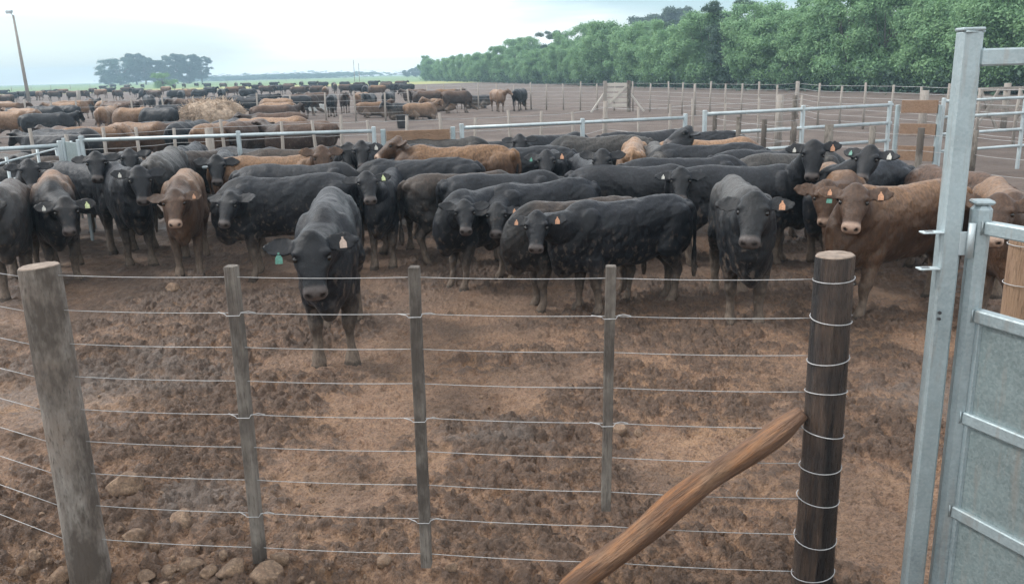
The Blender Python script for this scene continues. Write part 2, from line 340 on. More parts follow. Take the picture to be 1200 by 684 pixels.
# wet pale patch of slurry low on the left and right of the pen
# farther yard
far = maprange(t, math_n(t, 'ADD', py_, math_n(t, 'MULTIPLY', n2, 3.)), 13.5, 19.)
fc = mixc(t, ramp(t, n1, [(.4, 0.), (.65, 1.)]), (.115, .083, .068), (.195, .15, .126)); fc = mixc(t, ramp(t, n3, [(.4, .35), (.6, 0.)]), fc, (.08, .06, .05))
c = mixc(t, far, c, fc)
gf = noise_n(t, .012, 4, .6, p); ge = math_n(t, 'ADD', py_, math_n(t, 'MULTIPLY', math_n(t, 'SUBTRACT', gf, .5), 60.))
gr = mixc(t, ramp(t, noise_n(t, .02, 4, .5, p, (.3, 3, 1)), [(.4, 0.), (.6, 1.)]), (.12, .20, .075), (.17, .25, .10))
gr = mixc(t, math_n(t, 'MULTIPLY', maprange(t, ge, 235., 215.), .8), gr, (.36, .34, .12))
c = mixc(t, maprange(t, ge, 172., 178.), c, gr)
t.links.new(c, b.inputs['Base Color'])
wet = ramp(t, n5, [(.42, .38), (.55, .8)]); wet2 = mixc(t, far, mixc(t, hz_, .32, wet), .85); t.links.new(wet2, b.inputs['Roughness'])
b.inputs['Specular IOR Level'].default_value = .45
bump(t, b, math_n(t, 'ADD', math_n(t, 'MULTIPLY', n4, .6), n3), 1.0, .075)
M_ground = m
go = link_mesh('ground', gme, M_ground); go['kind'] = 'structure'

# ------------------------------------------------------------------ cattle
def superring(c, R_, U_, w, ht, hb, e=2.3, n=24, top=0.):
    o = []
    for k in range(n):
        a = 2*math.pi*k/n; ca, sa = math.cos(a), math.sin(a)
        x = w*(1-top*max(0, sa)**2)*math.copysign(abs(ca)**(2/e), ca); y = (ht if sa > 0 else hb)*math.copysign(abs(sa)**(2/e), sa)
        o.append(c + R_*x + U_*y)
    return o
def cr(keys, k):
    """Catmull-Rom resample of rows of numbers"""
    K = np.array(keys, float); n = len(K); o = []
    for i in range(n-1):
        p0, p1, p2, p3 = K[max(i-1, 0)], K[i], K[i+1], K[min(i+2, n-1)]
        for j in range(k):
            u = j/k; o.append(.5*((2*p1)+(-p0+p2)*u+(2*p0-5*p1+4*p2-p3)*u*u+(-p0+3*p1-3*p2+p3)*u**3))
    o.append(K[-1]); return o
def ell(mb, c, r, n=12):
    c = Vector(c); rings = []
    for i in range(1, n):
        a = math.pi*i/n; rr = math.sin(a); z = -math.cos(a)
        rings.append([c+Vector((r[0]*rr*math.cos(q), r[1]*rr*math.sin(q), r[2]*z)) for q in [2*math.pi*k/12 for k in range(12)]])
    mb.loft(rings)
ZV = Vector((0, 0, 1))
TRUNK = [(-.86, 1.08, .92, .07), (-.82, 1.17, .80, .17), (-.70, 1.235, .67, .25), (-.52, 1.262, .62, .285), (-.36, 1.262, .60, .27), (-.14, 1.242, .55, .31), (.08, 1.235, .515, .33),
         (.28, 1.245, .50, .325), (.45, 1.275, .49, .30), (.60, 1.24, .49, .28), (.74, 1.15, .52, .235), (.84, 1.03, .60, .16), (.89, .93, .70, .08)]
def build_cow(face=None, yaw=None, nosepitch=48, rng=random, voxel=.016, lying=False, fat=.66, step=None):
    """face: local point of the middle of the face (or None), yaw: facing of the nose round Z in the cow's own frame"""
    mb = MB(); drop = .40 if lying else 0.
    for row in [0]:
        rings = []
        for x, zt, zb, w in cr(TRUNK, 3):
            w = w*fat; zc = zb+(zt-zb)*.47
            rings.append(superring(Vector((x, 0, zc)), Vector((0, 1, 0)), ZV, max(w, .03), zt-zc, zc-zb, 2.3, 28, .22))
        mb.loft(rings)
    for s_ in (-1, 1):
        ell(mb, (.47, s_*.19*fat, .90), (.17, .105, .31)); ell(mb, (.50, s_*.17*fat, .70), (.13, .09, .20)); ell(mb, (-.62, s_*.17*fat, .88), (.215, .12, .30))
        ell(mb, (-.42, s_*.12*fat, 1.15), (.14, .045, .06)); ell(mb, (-.79, s_*.08, 1.09), (.08, .06, .08)); ell(mb, (-.1, s_*.05*fat, .70), (.40, .15, .19))
    ell(mb, (.72, 0, .64), (.15, .10, .20))                                       # brisket
    st = step or [rng.uniform(-.09, .09) for _ in range(4)]
    yk = .35+.65*fat/.95
    if not lying:
        for i, s_ in enumerate((-1, 1)):
            dx = st[i]
            L = [(.44, .13*fat+.03, .82, .14, .085), (.43, .17, .66, .105, .075), (.44+dx*.3, .165, .52, .078, .062), (.46+dx*.6, .155, .38, .056, .052), (.465+dx*.62, .152, .345, .052, .05),
                 (.455+dx*.75, .15, .27, .038, .036), (.455+dx*.9, .15, .15, .037, .035), (.47+dx, .15, .10, .05, .046), (.49+dx, .15, .055, .05, .05), (.505+dx, .15, .0, .068, .062), (.505+dx, .15, -.03, .068, .062)]
            mb.loft([superring(Vector((x, s_*y*yk, z)), Vector((1, 0, 0)), Vector((0, 1, 0)), a*1.12, b_*1.15, b_*1.15, 2, 14) for x, y, z, a, b_ in cr(L, 2)])
            dx = st[2+i]
            L = [(-.55, .13*fat, 1.0, .2, .11), (-.54, .16*fat, .82, .20, .11), (-.52+dx*.1, .175, .67, .15, .088), (-.58+dx*.3, .17, .54, .095, .065), (-.66+dx*.5, .165, .455, .068, .052), (-.685+dx*.6, .163, .40, .056, .048),
                 (-.67+dx*.75, .16, .29, .042, .038), (-.655+dx*.9, .16, .16, .041, .038), (-.64+dx, .16, .10, .052, .047), (-.615+dx, .16, .055, .052, .05), (-.60+dx, .16, .0, .07, .06), (-.60+dx, .16, -.03, .07, .06)]
            mb.loft([superring(Vector((x, s_*y*yk, z)), Vector((1, 0, 0)), Vector((0, 1, 0)), a*1.08, b_*1.12, b_*1.12, 2, 14) for x, y, z, a, b_ in cr(L, 2)])
    else:
        for s_ in (-1, 1):
            mb.tube([(.45, s_*.2, .62), (.72, s_*.26, .52), (.70, s_*.22, .46), (.50, s_*.24, .45)], [.1, .07, .05, .05], 10)
            mb.tube([(-.5, s_*.22, .75), (-.25, s_*.36, .58), (-.45, s_*.38, .47), (-.2, s_*.42, .45)], [.2, .13, .06, .045], 10)
    sw = rng.uniform(-.07, .07)
    tl = [(-.80, 0, 1.17, .045), (-.875, sw*.2, 1.13, .034), (-.91, sw*.5, 1.0, .026), (-.905, sw, .8, .022), (-.89, sw*1.3, .6, .022), (-.885, sw*1.4, .48, .032), (-.885, sw*1.5, .38, .034), (-.885, sw*1.5, .29, .018)]
    tl = cr(tl, 2); mb.tube([(q[0], q[1], q[2]) for q in tl], [q[3] for q in tl], 10)
    # head frame
    base = Vector((.60, 0, 1.0))
    if yaw is None: yaw = 0.
    if face is None: face = base + Vector((.62, 0, .12))
    npz = math.radians(nosepitch); A = Vector((math.cos(npz)*math.cos(yaw), math.cos(npz)*math.sin(yaw), -math.sin(npz)))
    Lr = Vector((math.sin(yaw), -math.cos(yaw), 0)); U_ = Lr.cross(A)
    if U_.z < 0: U_ = -U_
    poll = face - A*.17 - U_*.085
    dv = poll-base; dl = min(max(dv.length, .34), .70); poll = base + dv.normalized()*dl
    # neck
    p0 = Vector((.42, 0, .96)); p1 = p0+Vector((.26, 0, .04)); hdir = Vector((A.x, A.y, 0)).normalized()
    p3 = poll + A*.02 - U_*.03; p2 = p3 - (hdir*.5 + (p3-p0).normalized()*.5)*.16 - Vector((0, 0, .03))
    rings = []; n = 12
    for i in range(n+1):
        u = i/n; q = p0*(1-u)**3+p1*3*u*(1-u)**2+p2*3*u*u*(1-u)+p3*u**3
        T = (p1-p0)*3*(1-u)**2+(p2-p1)*6*u*(1-u)+(p3-p2)*3*u*u; T.normalize(); Rr = T.cross(ZV)
        Rr = Rr.normalized() if Rr.length > .05 else Vector((0, 1, 0)); Ur = Rr.cross(T)
        w = .185*(1-u)+.090*u; ht = .25*(1-u)**1.2+.085*u; hb = .33*(1-u)**1.15+.105*u
        rings.append(superring(q, Rr, Ur, w*1.08, ht, hb, 2.1, 24))
    mb.loft(rings)
    HS = [(-.07, .07, .05, .07), (-.045, .105, .075, .10), (0., .128, .092, .12), (.06, .136, .096, .14), (.12, .142, .098, .155), (.18, .132, .090, .158), (.24, .112, .082, .142), (.30, .092, .075, .118),
          (.35, .086, .068, .10), (.395, .092, .066, .095), (.435, .090, .058, .086), (.46, .060, .034, .054)]
    rings = []
    HK = .86*rng.uniform(.95, 1.05); wk = rng.uniform(.93, 1.06)
    for a, w, ht, hb in [tuple(HK*q for q in r_) for r_ in cr(HS, 2)]:
        rings.append(superring(poll+A*a - U_*(.00+.05*max(0, a-.2)), Lr, U_, w*wk, ht, hb, 2.3, 24))
    mb.loft(rings)
    ell(mb, poll-A*.035+U_*.035, (.06, .065, .045), 10)
    for s_ in (-1, 1):                                                            # brows and cheek
        ct = poll+A*.09+Lr*s_*.088+U_*.048; ell(mb, ct, (.045, .045, .033), 8)
        e0 = poll+A*.01+Lr*s_*.082+U_*.0
        ed = (Lr*s_ - A*rng.uniform(-.05, .12) - ZV*rng.uniform(-.16, .06) - U_*.1).normalized()
        Wd = (-A - ed*(-A).dot(ed)).normalized(); Td = ed.cross(Wd)
        if Td.dot(U_) < 0: Td = -Td
        er = [(0, .036, .02, .03), (.04, .056, -.004, .036), (.085, .074, -.010, .04), (.13, .078, -.010, .038), (.175, .064, -.008, .034), (.21, .038, .0, .026), (.232, .014, .008, .014)]
        mb.loft([superring(e0+ed*l, Wd, Td, w, ht, hb, 2, 16) for l, w, ht, hb in cr(er, 2)])
        if s_ > 0: earR = (e0, ed, Wd, Td)
        else: earL = (e0, ed, Wd, Td)
    if drop: mb.v = [(x, y, z-drop) for x, y, z in mb.v]; poll = poll-Vector((0, 0, drop))
    me = bpy.data.meshes.new('tmp'); me.from_pydata(mb.v, [], mb.f); me.update()
    o = bpy.data.objects.new('tmp', me); C.objects.link(o)
    r = o.modifiers.new('r', 'REMESH'); r.mode = 'VOXEL'; r.voxel_size = voxel; r.use_smooth_shade = True
    s2 = o.modifiers.new('s', 'SMOOTH'); s2.factor = .5; s2.iterations = 4
    dg = bpy.context.evaluated_depsgraph_get(); ev = o.evaluated_get(dg); m2 = bpy.data.meshes.new_from_object(ev)
    bpy.data.objects.remove(o); bpy.data.meshes.remove(me)
    nv = len(m2.vertices); co = np.empty(nv*3, np.float32); m2.vertices.foreach_get('co', co); co = co.reshape(-1, 3).astype(float)
    nr = np.empty(nv*3, np.float32); m2.vertices.foreach_get('normal', nr); nr = nr.reshape(-1, 3)
    off = rng.uniform(0, 50)
    def n3d(sx, sy, sz, seed):
        return vnoise(co[:, 0]*sx+co[:, 2]*sz*.7+off, co[:, 1]*sy-co[:, 2]*sz+off+seed, seed)-.5
    disp = .022*n3d(4, 4, 4, 1)+.016*n3d(9, 9, 9, 2)+.007*n3d(22, 22, 22, 3)
    rib = np.sin(co[:, 0]*62+co[:, 2]*9)*.0022*np.clip(1-abs(co[:, 0]-.02)/.32, 0, 1)*(co[:, 2] > .6-drop)*(co[:, 2] < 1.12-drop)
    pl = np.array(poll); hd = (co-pl)/HK; a_ = hd@np.array(A); l_ = hd@np.array(Lr); u_ = hd@np.array(U_)
    hm = np.clip(1-(np.sqrt((a_-.2)**2+l_**2+u_**2)-.3)/.1, 0, 1)
    co = co + nr*((disp*(1-.75*hm)+rib)[:, None])
    inhead = (abs(l_) < .12) & (abs(u_) < .14) & (a_ > -.1) & (a_ < .56)
    muz = np.clip((a_-.365)/.03, 0, 1)*np.clip((u_+.06)/.03, 0, 1)*inhead
    nos = np.zeros(nv)
    for s_ in (-1, 1):
        q = np.sqrt(((a_-.442)/1.3)**2+((l_-s_*.052)/1.2)**2+((u_-.018)/.9)**2); nos = np.maximum(nos, np.clip((.025-q)/.008, 0, 1))
        qe = np.sqrt((a_-.145)**2+(l_-s_*.132)**2+(u_-.042)**2); co = co - nr*(np.clip(1-qe/.040, 0, 1)*.012)[:, None]
    mouth = np.clip(1-abs(u_+.05)/.008, 0, 1)*(a_ > .38)*inhead; nos = np.maximum(nos, .8*mouth)
    co = co - nr*((nos*.008)[:, None])
    hoof = (co[:, 2] < .055)*(0 if lying else 1.)
    ear = np.clip((abs(l_)-.14)/.03, 0, 1)*(abs(a_) < .14)*(abs(u_) < .12)
    back = np.clip((co[:, 2]+drop-.96)/.22, 0, 1)*np.clip((.62-co[:, 0])/.2, 0, 1)*(1-hm)
    m2.vertices.foreach_set('co', co.astype(np.float32).ravel())
    col = m2.color_attributes.new('zone', 'FLOAT_COLOR', 'POINT'); arr = np.stack([muz, np.maximum(nos, hoof*.6), back, np.ones(nv)], -1).astype(np.float32)
    col.data.foreach_set('color', arr.ravel()); m2.update()
    return m2, dict(poll=poll, A=A, L=Lr, U=U_, R=earR, Lf=earL, drop=drop)
def sphere_mesh(name, r, n=10):
    mb = MB(); ell(mb, (0, 0, 0), (r, r, r), n); me = bpy.data.meshes.new(name); me.from_pydata(mb.v, [], mb.f); me.polygons.foreach_set('use_smooth', [True]*len(me.polygons)); return me
EYE = sphere_mesh('eye', .021)
def tag_mesh(big):
    w, h = (.023, .038) if big else (.018, .029)
    pr = [(-w, -h), (w, -h), (w, .0), (w*.55, h*.45), (w*.28, h*.6), (w*.28, h), (-w*.28, h), (-w*.28, h*.6), (-w*.55, h*.45), (-w, .0)]
    mb = MB(); mb.loft([[Vector((x, y, z)) for x, y in pr] for z in (-.002, .002)]); me = bpy.data.meshes.new('ear_tag'); me.from_pydata(mb.v, [], mb.f); return me
TAGM = {True: tag_mesh(True), False: tag_mesh(False)}
for k in (True, False): TAGM[k].materials.append(None)
def cow_parts(o, info, tags, eyes=True):
    if eyes:
        for s_ in (-1, 1):
            e = link_mesh('eye', EYE, M_eye, o); e.location = info['poll']+info['A']*.125+info['L']*s_*.104+info['U']*.036
    for side, colr, big, drop in tags:
        e0, ed, Wd, Td = info['R'] if side == 'r' else info['Lf']
        e = link_mesh('ear_tag', TAGM[big], None, o); e.material_slots[0].link = 'OBJECT'; e.material_slots[0].material = M_tag[colr]
        zx = (Td*.9+info['A']*.2).normalized(); yx = (ZV - zx*ZV.dot(zx)).normalized(); xx_ = yx.cross(zx)
        M = Matrix((xx_, yx, zx)).transposed().to_4x4()
        M.translation = e0+ed*.125+Td*.03-Vector((0, 0, info['drop'] if False else 0))-ZV*(drop+.03)
        e.matrix_local = M
CAMV = Vector((0, 0, CAM_H)); cow_i = 0
def cow(top, s=.95, hd=0., face=None, coatk='k', tags=(), label='', yawoff=0., np_=50, tx=0., group='cattle crowded in the near pen', away=None, voxel=.015, fat=.66, step=None, eyes=True):
    global cow_i
    cow_i += 1; rng = random.Random(cow_i*7+3); h = math.radians(hd)
    w = P(top[0], top[1], 1.255*s); org = Vector((w.x-math.cos(h)*tx*s, w.y-math.sin(h)*tx*s, 0))
    Rz = Matrix.Rotation(-h, 3, 'Z')
    def loc(v): return Rz @ (v-org)/s
    base = Vector((.60, 0, 1.0)); fl = None
    if face is not None:
        c0 = loc(CAMV); d = (Vector(ray(*face))); d = (Rz @ d).normalized(); L = .68
        tca = (base-c0).dot(d); q = c0+d*tca; m_ = (base-q).length
        th = math.sqrt(max(0, L*L-m_*m_)); fl = c0+d*(tca-th) if away is None else c0+d*(tca+th*away)
        if m_ > .85: fl = base+(q-base).normalized()*.8
    elif away == 'down': fl = base+Vector((.5, rng.uniform(-.2, .2), -.62))
    tgt = fl if fl is not None else base+Vector((.6, 0, .1))
    tocam = loc(CAMV)-tgt; yaw = math.atan2(tocam.y, tocam.x)+math.radians(yawoff)
    if face is None: yaw = math.radians(yawoff)
    yaw += rng.uniform(-.14, .14); np_ += rng.uniform(-5, 5)
    m2, info = build_cow(fl, yaw, np_, rng, voxel, fat=fat, step=step)
    o = link_mesh('cow', m2, COATS[coatk]); o.location = (org.x, org.y, gz(org.x, org.y)*.3-.025); o.rotation_euler = (0, 0, h); o.scale = (s, s, s)
    cow_parts(o, info, tags, eyes)
    tag(o, label, 'cow', group); return o
r_ = lambda c, big=False, d=.02: ('r', c, big, d)
l_ = lambda c, big=False, d=.02: ('l', c, big, d)
# seen from the front, the animal's 'r' ear is on the left of the picture, 'l' on the right
HERD = [
 # front rank, left to right
 dict(top=(378, 236), s=1.03, hd=-82, tx=.48, face=(366, 303), coatk='k', tags=(r_('green', True, .055), l_('pink', True, -.01)), label='black cow standing alone in front of the herd with big green ear tag', step=[.02, -.04, .1, -.1], np_=58),
 dict(top=(60, 197), s=.97, hd=-64, tx=-.45, face=(78, 248), coatk='kb', tags=(l_('yellow', True, .0), r_('white', False, .0)), label='black-faced cow with orange-brown back and yellow tag behind the grey round post', fat=.70),
 dict(top=(132, 188), s=.97, hd=-56, tx=-.5, face=(165, 212), coatk='k', tags=(r_('white', False, 0.),), label='big black cow with white tag between the brown-backed cow and the red-brown one', fat=.70, np_=56),
 dict(top=(214, 198), s=.93, hd=-74, tx=-.2, face=(203, 238), coatk='b', tags=(l_('orange', False, 0.),), label='red-brown cow with pale muzzle facing the camera at the left, orange tag in one ear', np_=56),
 dict(top=(8, 209), s=.95, hd=-66, tx=-.3, face=(-30, 250), coatk='kd', label='dusty dark brown cow cut off by the left edge of the picture'),
 dict(top=(332, 203), s=.92, hd=192, tx=0, face=(262, 240), coatk='k', yawoff=-25, label='long black cow standing side-on behind the lone front cow, head low at its left end'),
 dict(top=(455, 197), s=.88, hd=-95, tx=-.1, face=(432, 214), coatk='k', tags=(l_('yellow', True, .0),), label='black cow facing the camera with yellow tag, just behind the lone front cow'),
 dict(top=(730, 230), s=.845, hd=203, tx=.0, face=(628, 267), coatk='k', tags=(l_('orange', True, .0), r_('orange', False, 0.)), label='large black side-on cow behind the third stake, front of the centre group', fat=.70, step=[.02, -.1, -.03, .08]),
 dict(top=(868, 209), s=.97, hd=-97, tx=-.1, face=(881, 249), coatk='kg', tags=(l_('orange', True, .0),), label='black cow with grey back ridge facing the camera, left of the dark round post', fat=.68),
 dict(top=(1066, 211), s=.93, hd=-155, tx=-.1, face=(1000, 236), coatk='b', tags=(r_('green', True, .05), r_('orange', False, -.01), l_('orange', True, 0.)), label='large red-brown cow with green and orange tags behind the dark round post', step=[.0, .08, -.05, .05]),
 dict(top=(1178, 212), s=.93, hd=-112, tx=.0, face=(1168, 248), coatk='b', tags=(l_('orange', True, 0.),), label='red-brown cow seen through the galvanised gate at the right edge'),
 dict(top=(640, 208), s=.85, hd=207, tx=-.1, face=(581, 251), coatk='k', tags=(l_('orange', False, 0.), l_('green', True, .07)), label='black cow, middle of three heads in the centre, green tag under the ear'),
 dict(top=(690, 229), s=.83, hd=203, tx=-.2, face=(640, 262), coatk='kd', label='brown-dusted black cow mostly hidden behind the large front cow, only its back showing', away=.3),
 dict(top=(570, 218), s=.82, hd=225, tx=.0, face=(545, 250), coatk='k', label='black cow with dusty face, leftmost of the three heads in the centre group'),
 dict(top=(600, 199), s=.87, hd=8, tx=.1, face=None, yawoff=10, coatk='k', np_=20, label='black cow side-on with its tail to the left, behind the three centre heads'),
 dict(top=(535, 201), s=.86, hd=12, tx=-.1, face=None, away='down', coatk='kd', np_=35, label='black cow turned away with its rump and hanging tail left of the third stake'),
 # second rank
 dict(top=(860, 192), s=.91, hd=-4, tx=-.1, face=(953, 183), coatk='k', tags=(l_('orange', True, .0), r_('white', False, 0)), label='big black cow side-on with head raised to the camera, right of centre, orange tag', fat=.70, np_=62),
 dict(top=(735, 192), s=.90, hd=-8, tx=-.1, face=(798, 212), coatk='k', tags=(r_('white', False, 0.),), label='black cow behind the large centre cow, its face peering out beside the big side-on cow'),
 dict(top=(800, 181), s=.95, hd=2, tx=-.05, face=None, away='down', coatk='k', label='black cow side-on in the second rank, only its long back showing right of centre'),
 dict(top=(980, 191), s=.93, hd=-100, tx=-.2, face=(969, 234), coatk='b', tags=(), label='red-brown cow half hidden behind the large red-brown one, muzzle beside its cheek', np_=62),
 dict(top=(1050, 199), s=.81, hd=5, tx=0, face=(1072, 205), coatk='k', away=1., yawoff=150, tags=(), label='black cow looking away along the wire fence at the right'),
 dict(top=(1010, 189), s=.92, hd=-150, tx=0, face=(1013, 186), coatk='k', tags=(l_('white', True, .0), r_('green', False, .0)), label='black cow with small head between green and white tags, behind the brown ones', yawoff=-20),
 dict(top=(262, 178), s=.95, hd=-72, tx=.25, face=(253, 196), coatk='k', tags=(), label='black cow facing the camera between the red-brown cow and the long black one', np_=58),
 dict(top=(350, 190), s=.94, hd=2, tx=.0, face=None, away='down', coatk='k', label='black cow whose back alone shows above the long side-on cow'),
 dict(top=(310, 181), s=.95, hd=4, tx=-.1, face=(379, 186), coatk='b', label='red-brown cow behind the long black cow, pale muzzle to the camera', np_=56),
 dict(top=(485, 184), s=.95, hd=182, tx=0, face=(455, 200), away=1., coatk='k', label='black cow side-on behind the yellow-tagged cow, back in front of the long tan-brown one'),
 dict(top=(530, 169), s=1.0, hd=182, tx=0, face=(450, 168), coatk='b', yawoff=-75, label='long red-brown cow side-on facing left, in the middle behind the black ones', np_=35, away=.2),
 dict(top=(648, 173), s=.94, hd=-88, tx=.3, face=(640, 188), coatk='k', tags=(r_('green', False, .02), l_('orange', True, .0)), label='black cow with green and orange tags, right of the long brown cow'),
 dict(top=(690, 181), s=.90, hd=-80, tx=-.1, face=(704, 190), coatk='k', label='black cow facing the camera, left neighbour of the bright tan-brown rump', np_=56),
 dict(top=(742, 165), s=.97, hd=80, tx=-.3, coatk='t', away='down', label='tan-brown cow seen from behind, bright rump amid the black cattle'),
 dict(top=(772, 169), s=.94, hd=85, tx=-.3, coatk='kg', away='down', label='grey-backed black cow seen from behind, right of the tan-brown rump'),
 dict(top=(605, 170), s=.96, hd=178, tx=0, coatk='k', away='down', label='black cow side-on behind the rump of the long red-brown cow'),
 dict(top=(700, 157), s=.98, hd=178, tx=0, coatk='kg', away='down', label='black cow side-on in the back rank under the middle rail, left of the raised head'),
 dict(top=(835, 166), s=.98, hd=172, tx=-.1, face=(792, 152), coatk='k', away=.6, yawoff=-60, np_=20, label='black cow stretching its raised head up above the back rank'),
 dict(top=(832, 161), s=.96, hd=3, tx=0, coatk='t', away='down', label='tan-brown cow whose back alone shows below the right-hand rails'),
 dict(top=(905, 172), s=.95, hd=4, tx=0, face=(873, 186), coatk='k', away=None, tags=(), label='black cow with its long back in front of the rails, right of the raised head'),
 dict(top=(757, 152), s=.96, hd=2, tx=0, coatk='k', away='down', label='black cow in the last rank under the end of the middle rail'),
 dict(top=(815, 152), s=.94, hd=175, tx=0, coatk='k', away='down', label='black cow in the last rank at the gap between the rails'),
 dict(top=(520, 161), s=.97, hd=4, tx=0, coatk='kg', away='down', label='grey-dusted black cow behind the long red-brown one, back under the brown board'),
 dict(top=(650, 156), s=.95, hd=30, tx=0, coatk='k', away='down', label='black cow in the last rank under the middle rail, beside its upright'),
 dict(top=(408, 170), s=.95, hd=-100, tx=.3, face=(409, 180), coatk='k', label='black cow facing the camera right of the pale-muzzled brown one', np_=56),
 dict(top=(436, 172), s=.95, hd=-150, tx=.3, face=(424, 178), coatk='k', tags=(l_('white', True, .0),), label='black cow with white tag in front of the brown board'),
 dict(top=(188, 175), s=1.03, hd=100, tx=-.2, coatk='kg', away='down', label='grey-backed black cow seen from behind, behind the red-brown cow at the left'),
 dict(top=(216, 168), s=.96, hd=95, tx=-.2, coatk='k', away='down', label='black cow seen from behind, under the left rail beside the grey-backed one'),
 dict(top=(245, 173), s=.92, hd=60, tx=0, coatk='kd', away='down', label='dusty black cow under the left rail, behind the facing black head'),
 dict(top=(148, 178), s=.94, hd=-60, tx=.1, face=(152, 185), coatk='k', tags=(), label='black cow with pale muzzle tip behind the two big left cows, under the rail'),
 dict(top=(100, 188), s=.94, hd=-30, tx=0, face=(112, 190), coatk='k', label='black cow peering out right of the orange-brown back'),
 dict(top=(92, 180), s=.92, hd=20, tx=0, coatk='kd', away='down', label='dusty black cow beside the gatepost at the left end of the rail'),
 dict(top=(20, 192), s=.90, hd=10, tx=0, face=(8, 190), coatk='k', away=None, label='black cow behind the light mesh panel, nearest the left edge'),
 dict(top=(48, 187), s=.88, hd=165, tx=0, coatk='kd', away='down', label='dusty black cow behind the light mesh panel, beside the orange-brown back'),
 dict(top=(345, 171), s=.93, hd=5, tx=0, coatk='kd', away='down', label='dusty black cow behind the red-brown one, under the right end of the left rail'),
 dict(top=(5, 178), s=.90, hd=-20, tx=0, coatk='kg', away='down', label='grey-dusted black cow at the far left corner under the rail'),

 dict(top=(290, 172), s=.92, hd=-20, tx=0, coatk='k', away='down', label='black cow under the left rail, behind the red-brown one and left of the upright'),
 dict(top=(400, 176), s=.90, hd=20, tx=-.2, coatk='kd', away='down', label='dusty black cow between the pale-muzzled brown cow and the long black backs'),
 dict(top=(575, 163), s=.92, hd=-10, tx=0, face=(610, 168), coatk='k', label='black cow half hidden above the rump of the long red-brown one'),
 dict(top=(930, 178), s=.92, hd=12, tx=0, coatk='kg', away='down', label='grey-dusted black cow behind the raised black head at the right'),
 dict(top=(1120, 196), s=.90, hd=100, tx=0, coatk='bd', away='down', label='dark brown cow mostly hidden by the tall gatepost'),
 dict(top=(30, 196), s=.9, hd=-60, tx=0, face=(36, 200), coatk='k', label='black cow looking over the back of the leftmost dark cow'),
]
for q in HERD: cow(**q)

# ------------------------------------------------------------------ far cattle: shared bodies
random.seed(5)
PROTO = []
for i, (yw, dn, ly) in enumerate(((0, 0, 0), (55, 0, 0), (-55, 0, 0), (0, 1, 0), (10, 1, 0), (20, 0, 1))):
    rg = random.Random(100+i); f_ = Vector((.60+.5, .1, .33)) if dn else Vector((1.18*math.cos(math.radians(yw)*.5)+.05, .5*math.sin(math.radians(yw)), 1.16 if not ly else 1.25))
    m2, info = build_cow(f_, math.radians(yw), 30 if dn else 45, rg, .034, lying=bool(ly), fat=.9); PROTO.append(m2)
FARC = []
def fcow(px, ytop, k, hd, kind=0, s=.97, where=''):
    zt = 1.255*s if kind < 5 else .85*s
    w = P(px, ytop, zt); FARC.append((w, k, hd, kind, s, where))
for a in ((75, 150, 'k', -10, 3), (60, 153, 'k', 170, 0), (112, 147, 'b', 20, 3), (135, 144, 'b', -60, 1), (165, 142, 'b', -20, 1), (196, 141, 'k', 10, 3), (222, 141, 'k', 80, 3), (266, 139, 'k', 95, 3), (250, 143, 'b', 70, 3),
          (305, 138, 'b', 170, 3), (326, 136, 'b', 10, 4), (352, 141, 'bd', 165, 2), (290, 140, 'bd', 60, 3), (85, 147, 'bd', 150, 0)): fcow(*a, where='round the hay heap')
for a in ((22, 126, 'k', 175, 3), (52, 124, 'k', 5, 3), (72, 123, 'k', 178, 0), (8, 120, 'b', 10, 0), (106, 115, 'k', -60, 1), (124, 124, 'b', 100, 0), (143, 118, 'bd', 10, 2), (174, 111, 'k', -60, 3), (193, 114, 'k', 88, 0),
          (218, 115, 'bd', 170, 0), (212, 106, 'k', 90, 0), (290, 114, 'k', 5, 3), (322, 115, 'b', 178, 3), (306, 110, 'k', 20, 0), (355, 110, 'bd', 5, 3), (368, 108, 'bd', 175, 0), (388, 110, 'k', 95, 3), (403, 108, 'bd', -80, 1),
          (424, 108, 'b', 80, 3), (432, 109, 'k', -90, 0), (436, 119, 'b', 10, 5), (455, 107, 'k', 90, 0), (474, 120, 'k', 190, 5), (492, 120, 'b', 20, 5), (500, 106, 'bd', 178, 2), (524, 104, 'b', 4, 1),
          (535, 106, 'bd', 10, 3), (517, 115, 'b', 178, 5), (486, 104, 'bd', 170, 0), (560, 111, 'k', 175, 5), (583, 104.5, 'b', -60, 1), (609, 103.5, 'k', 75, 3), (238, 113, 'k', 10, 0), (268, 112, 'k', 170, 3), (345, 112, 'k', 200, 3)):
    fcow(*a, where='in mid yard')
rg = random.Random(12)
for i in range(16): fcow(rg.uniform(0, 330), rg.uniform(109, 134), rg.choice(['k', 'k', 'b', 't', 'bd']), rg.choice([0, 180, 100, 160, 20]), rg.choice([0, 1, 3, 3]), where='in mid yard')
rg = random.Random(21)
x = 2
while x < 480:
    k = rg.choice('kkkbdb'.replace('d', 'b')); fcow(x, rg.uniform(103.5, 108) - x*.012 - (1.5 if x > 300 else 0), {'k': 'k', 'b': rg.choice(['bd', 'b'])}[k], rg.choice([0, 180, 10, 170, 90, 20]), rg.choice([0, 0, 1, 2, 3, 3]), where='in the distant line'); x += rg.uniform(9, 14)
x = 120
while x < 470:
    fcow(x, rg.uniform(100, 102) - x*.013, rg.choice(['k', 'k', 'bd', 'kd']), rg.choice([0, 180, 90]), rg.choice([0, 1, 3]), where='at the very back'); x += rg.uniform(11, 19)
for i in range(len(FARC)):
    if FARC[i][1] == 'b' and rg.random() < .45: q = list(FARC[i]); q[1] = 't'; FARC[i] = tuple(q)
names = {'k': 'black', 'b': 'red-brown', 'bd': 'dark brown', 'kd': 'dusty black', 't': 'tan'}
order = {}
FARC.sort(key=lambda q: (q[5], q[0].x/q[0].y))
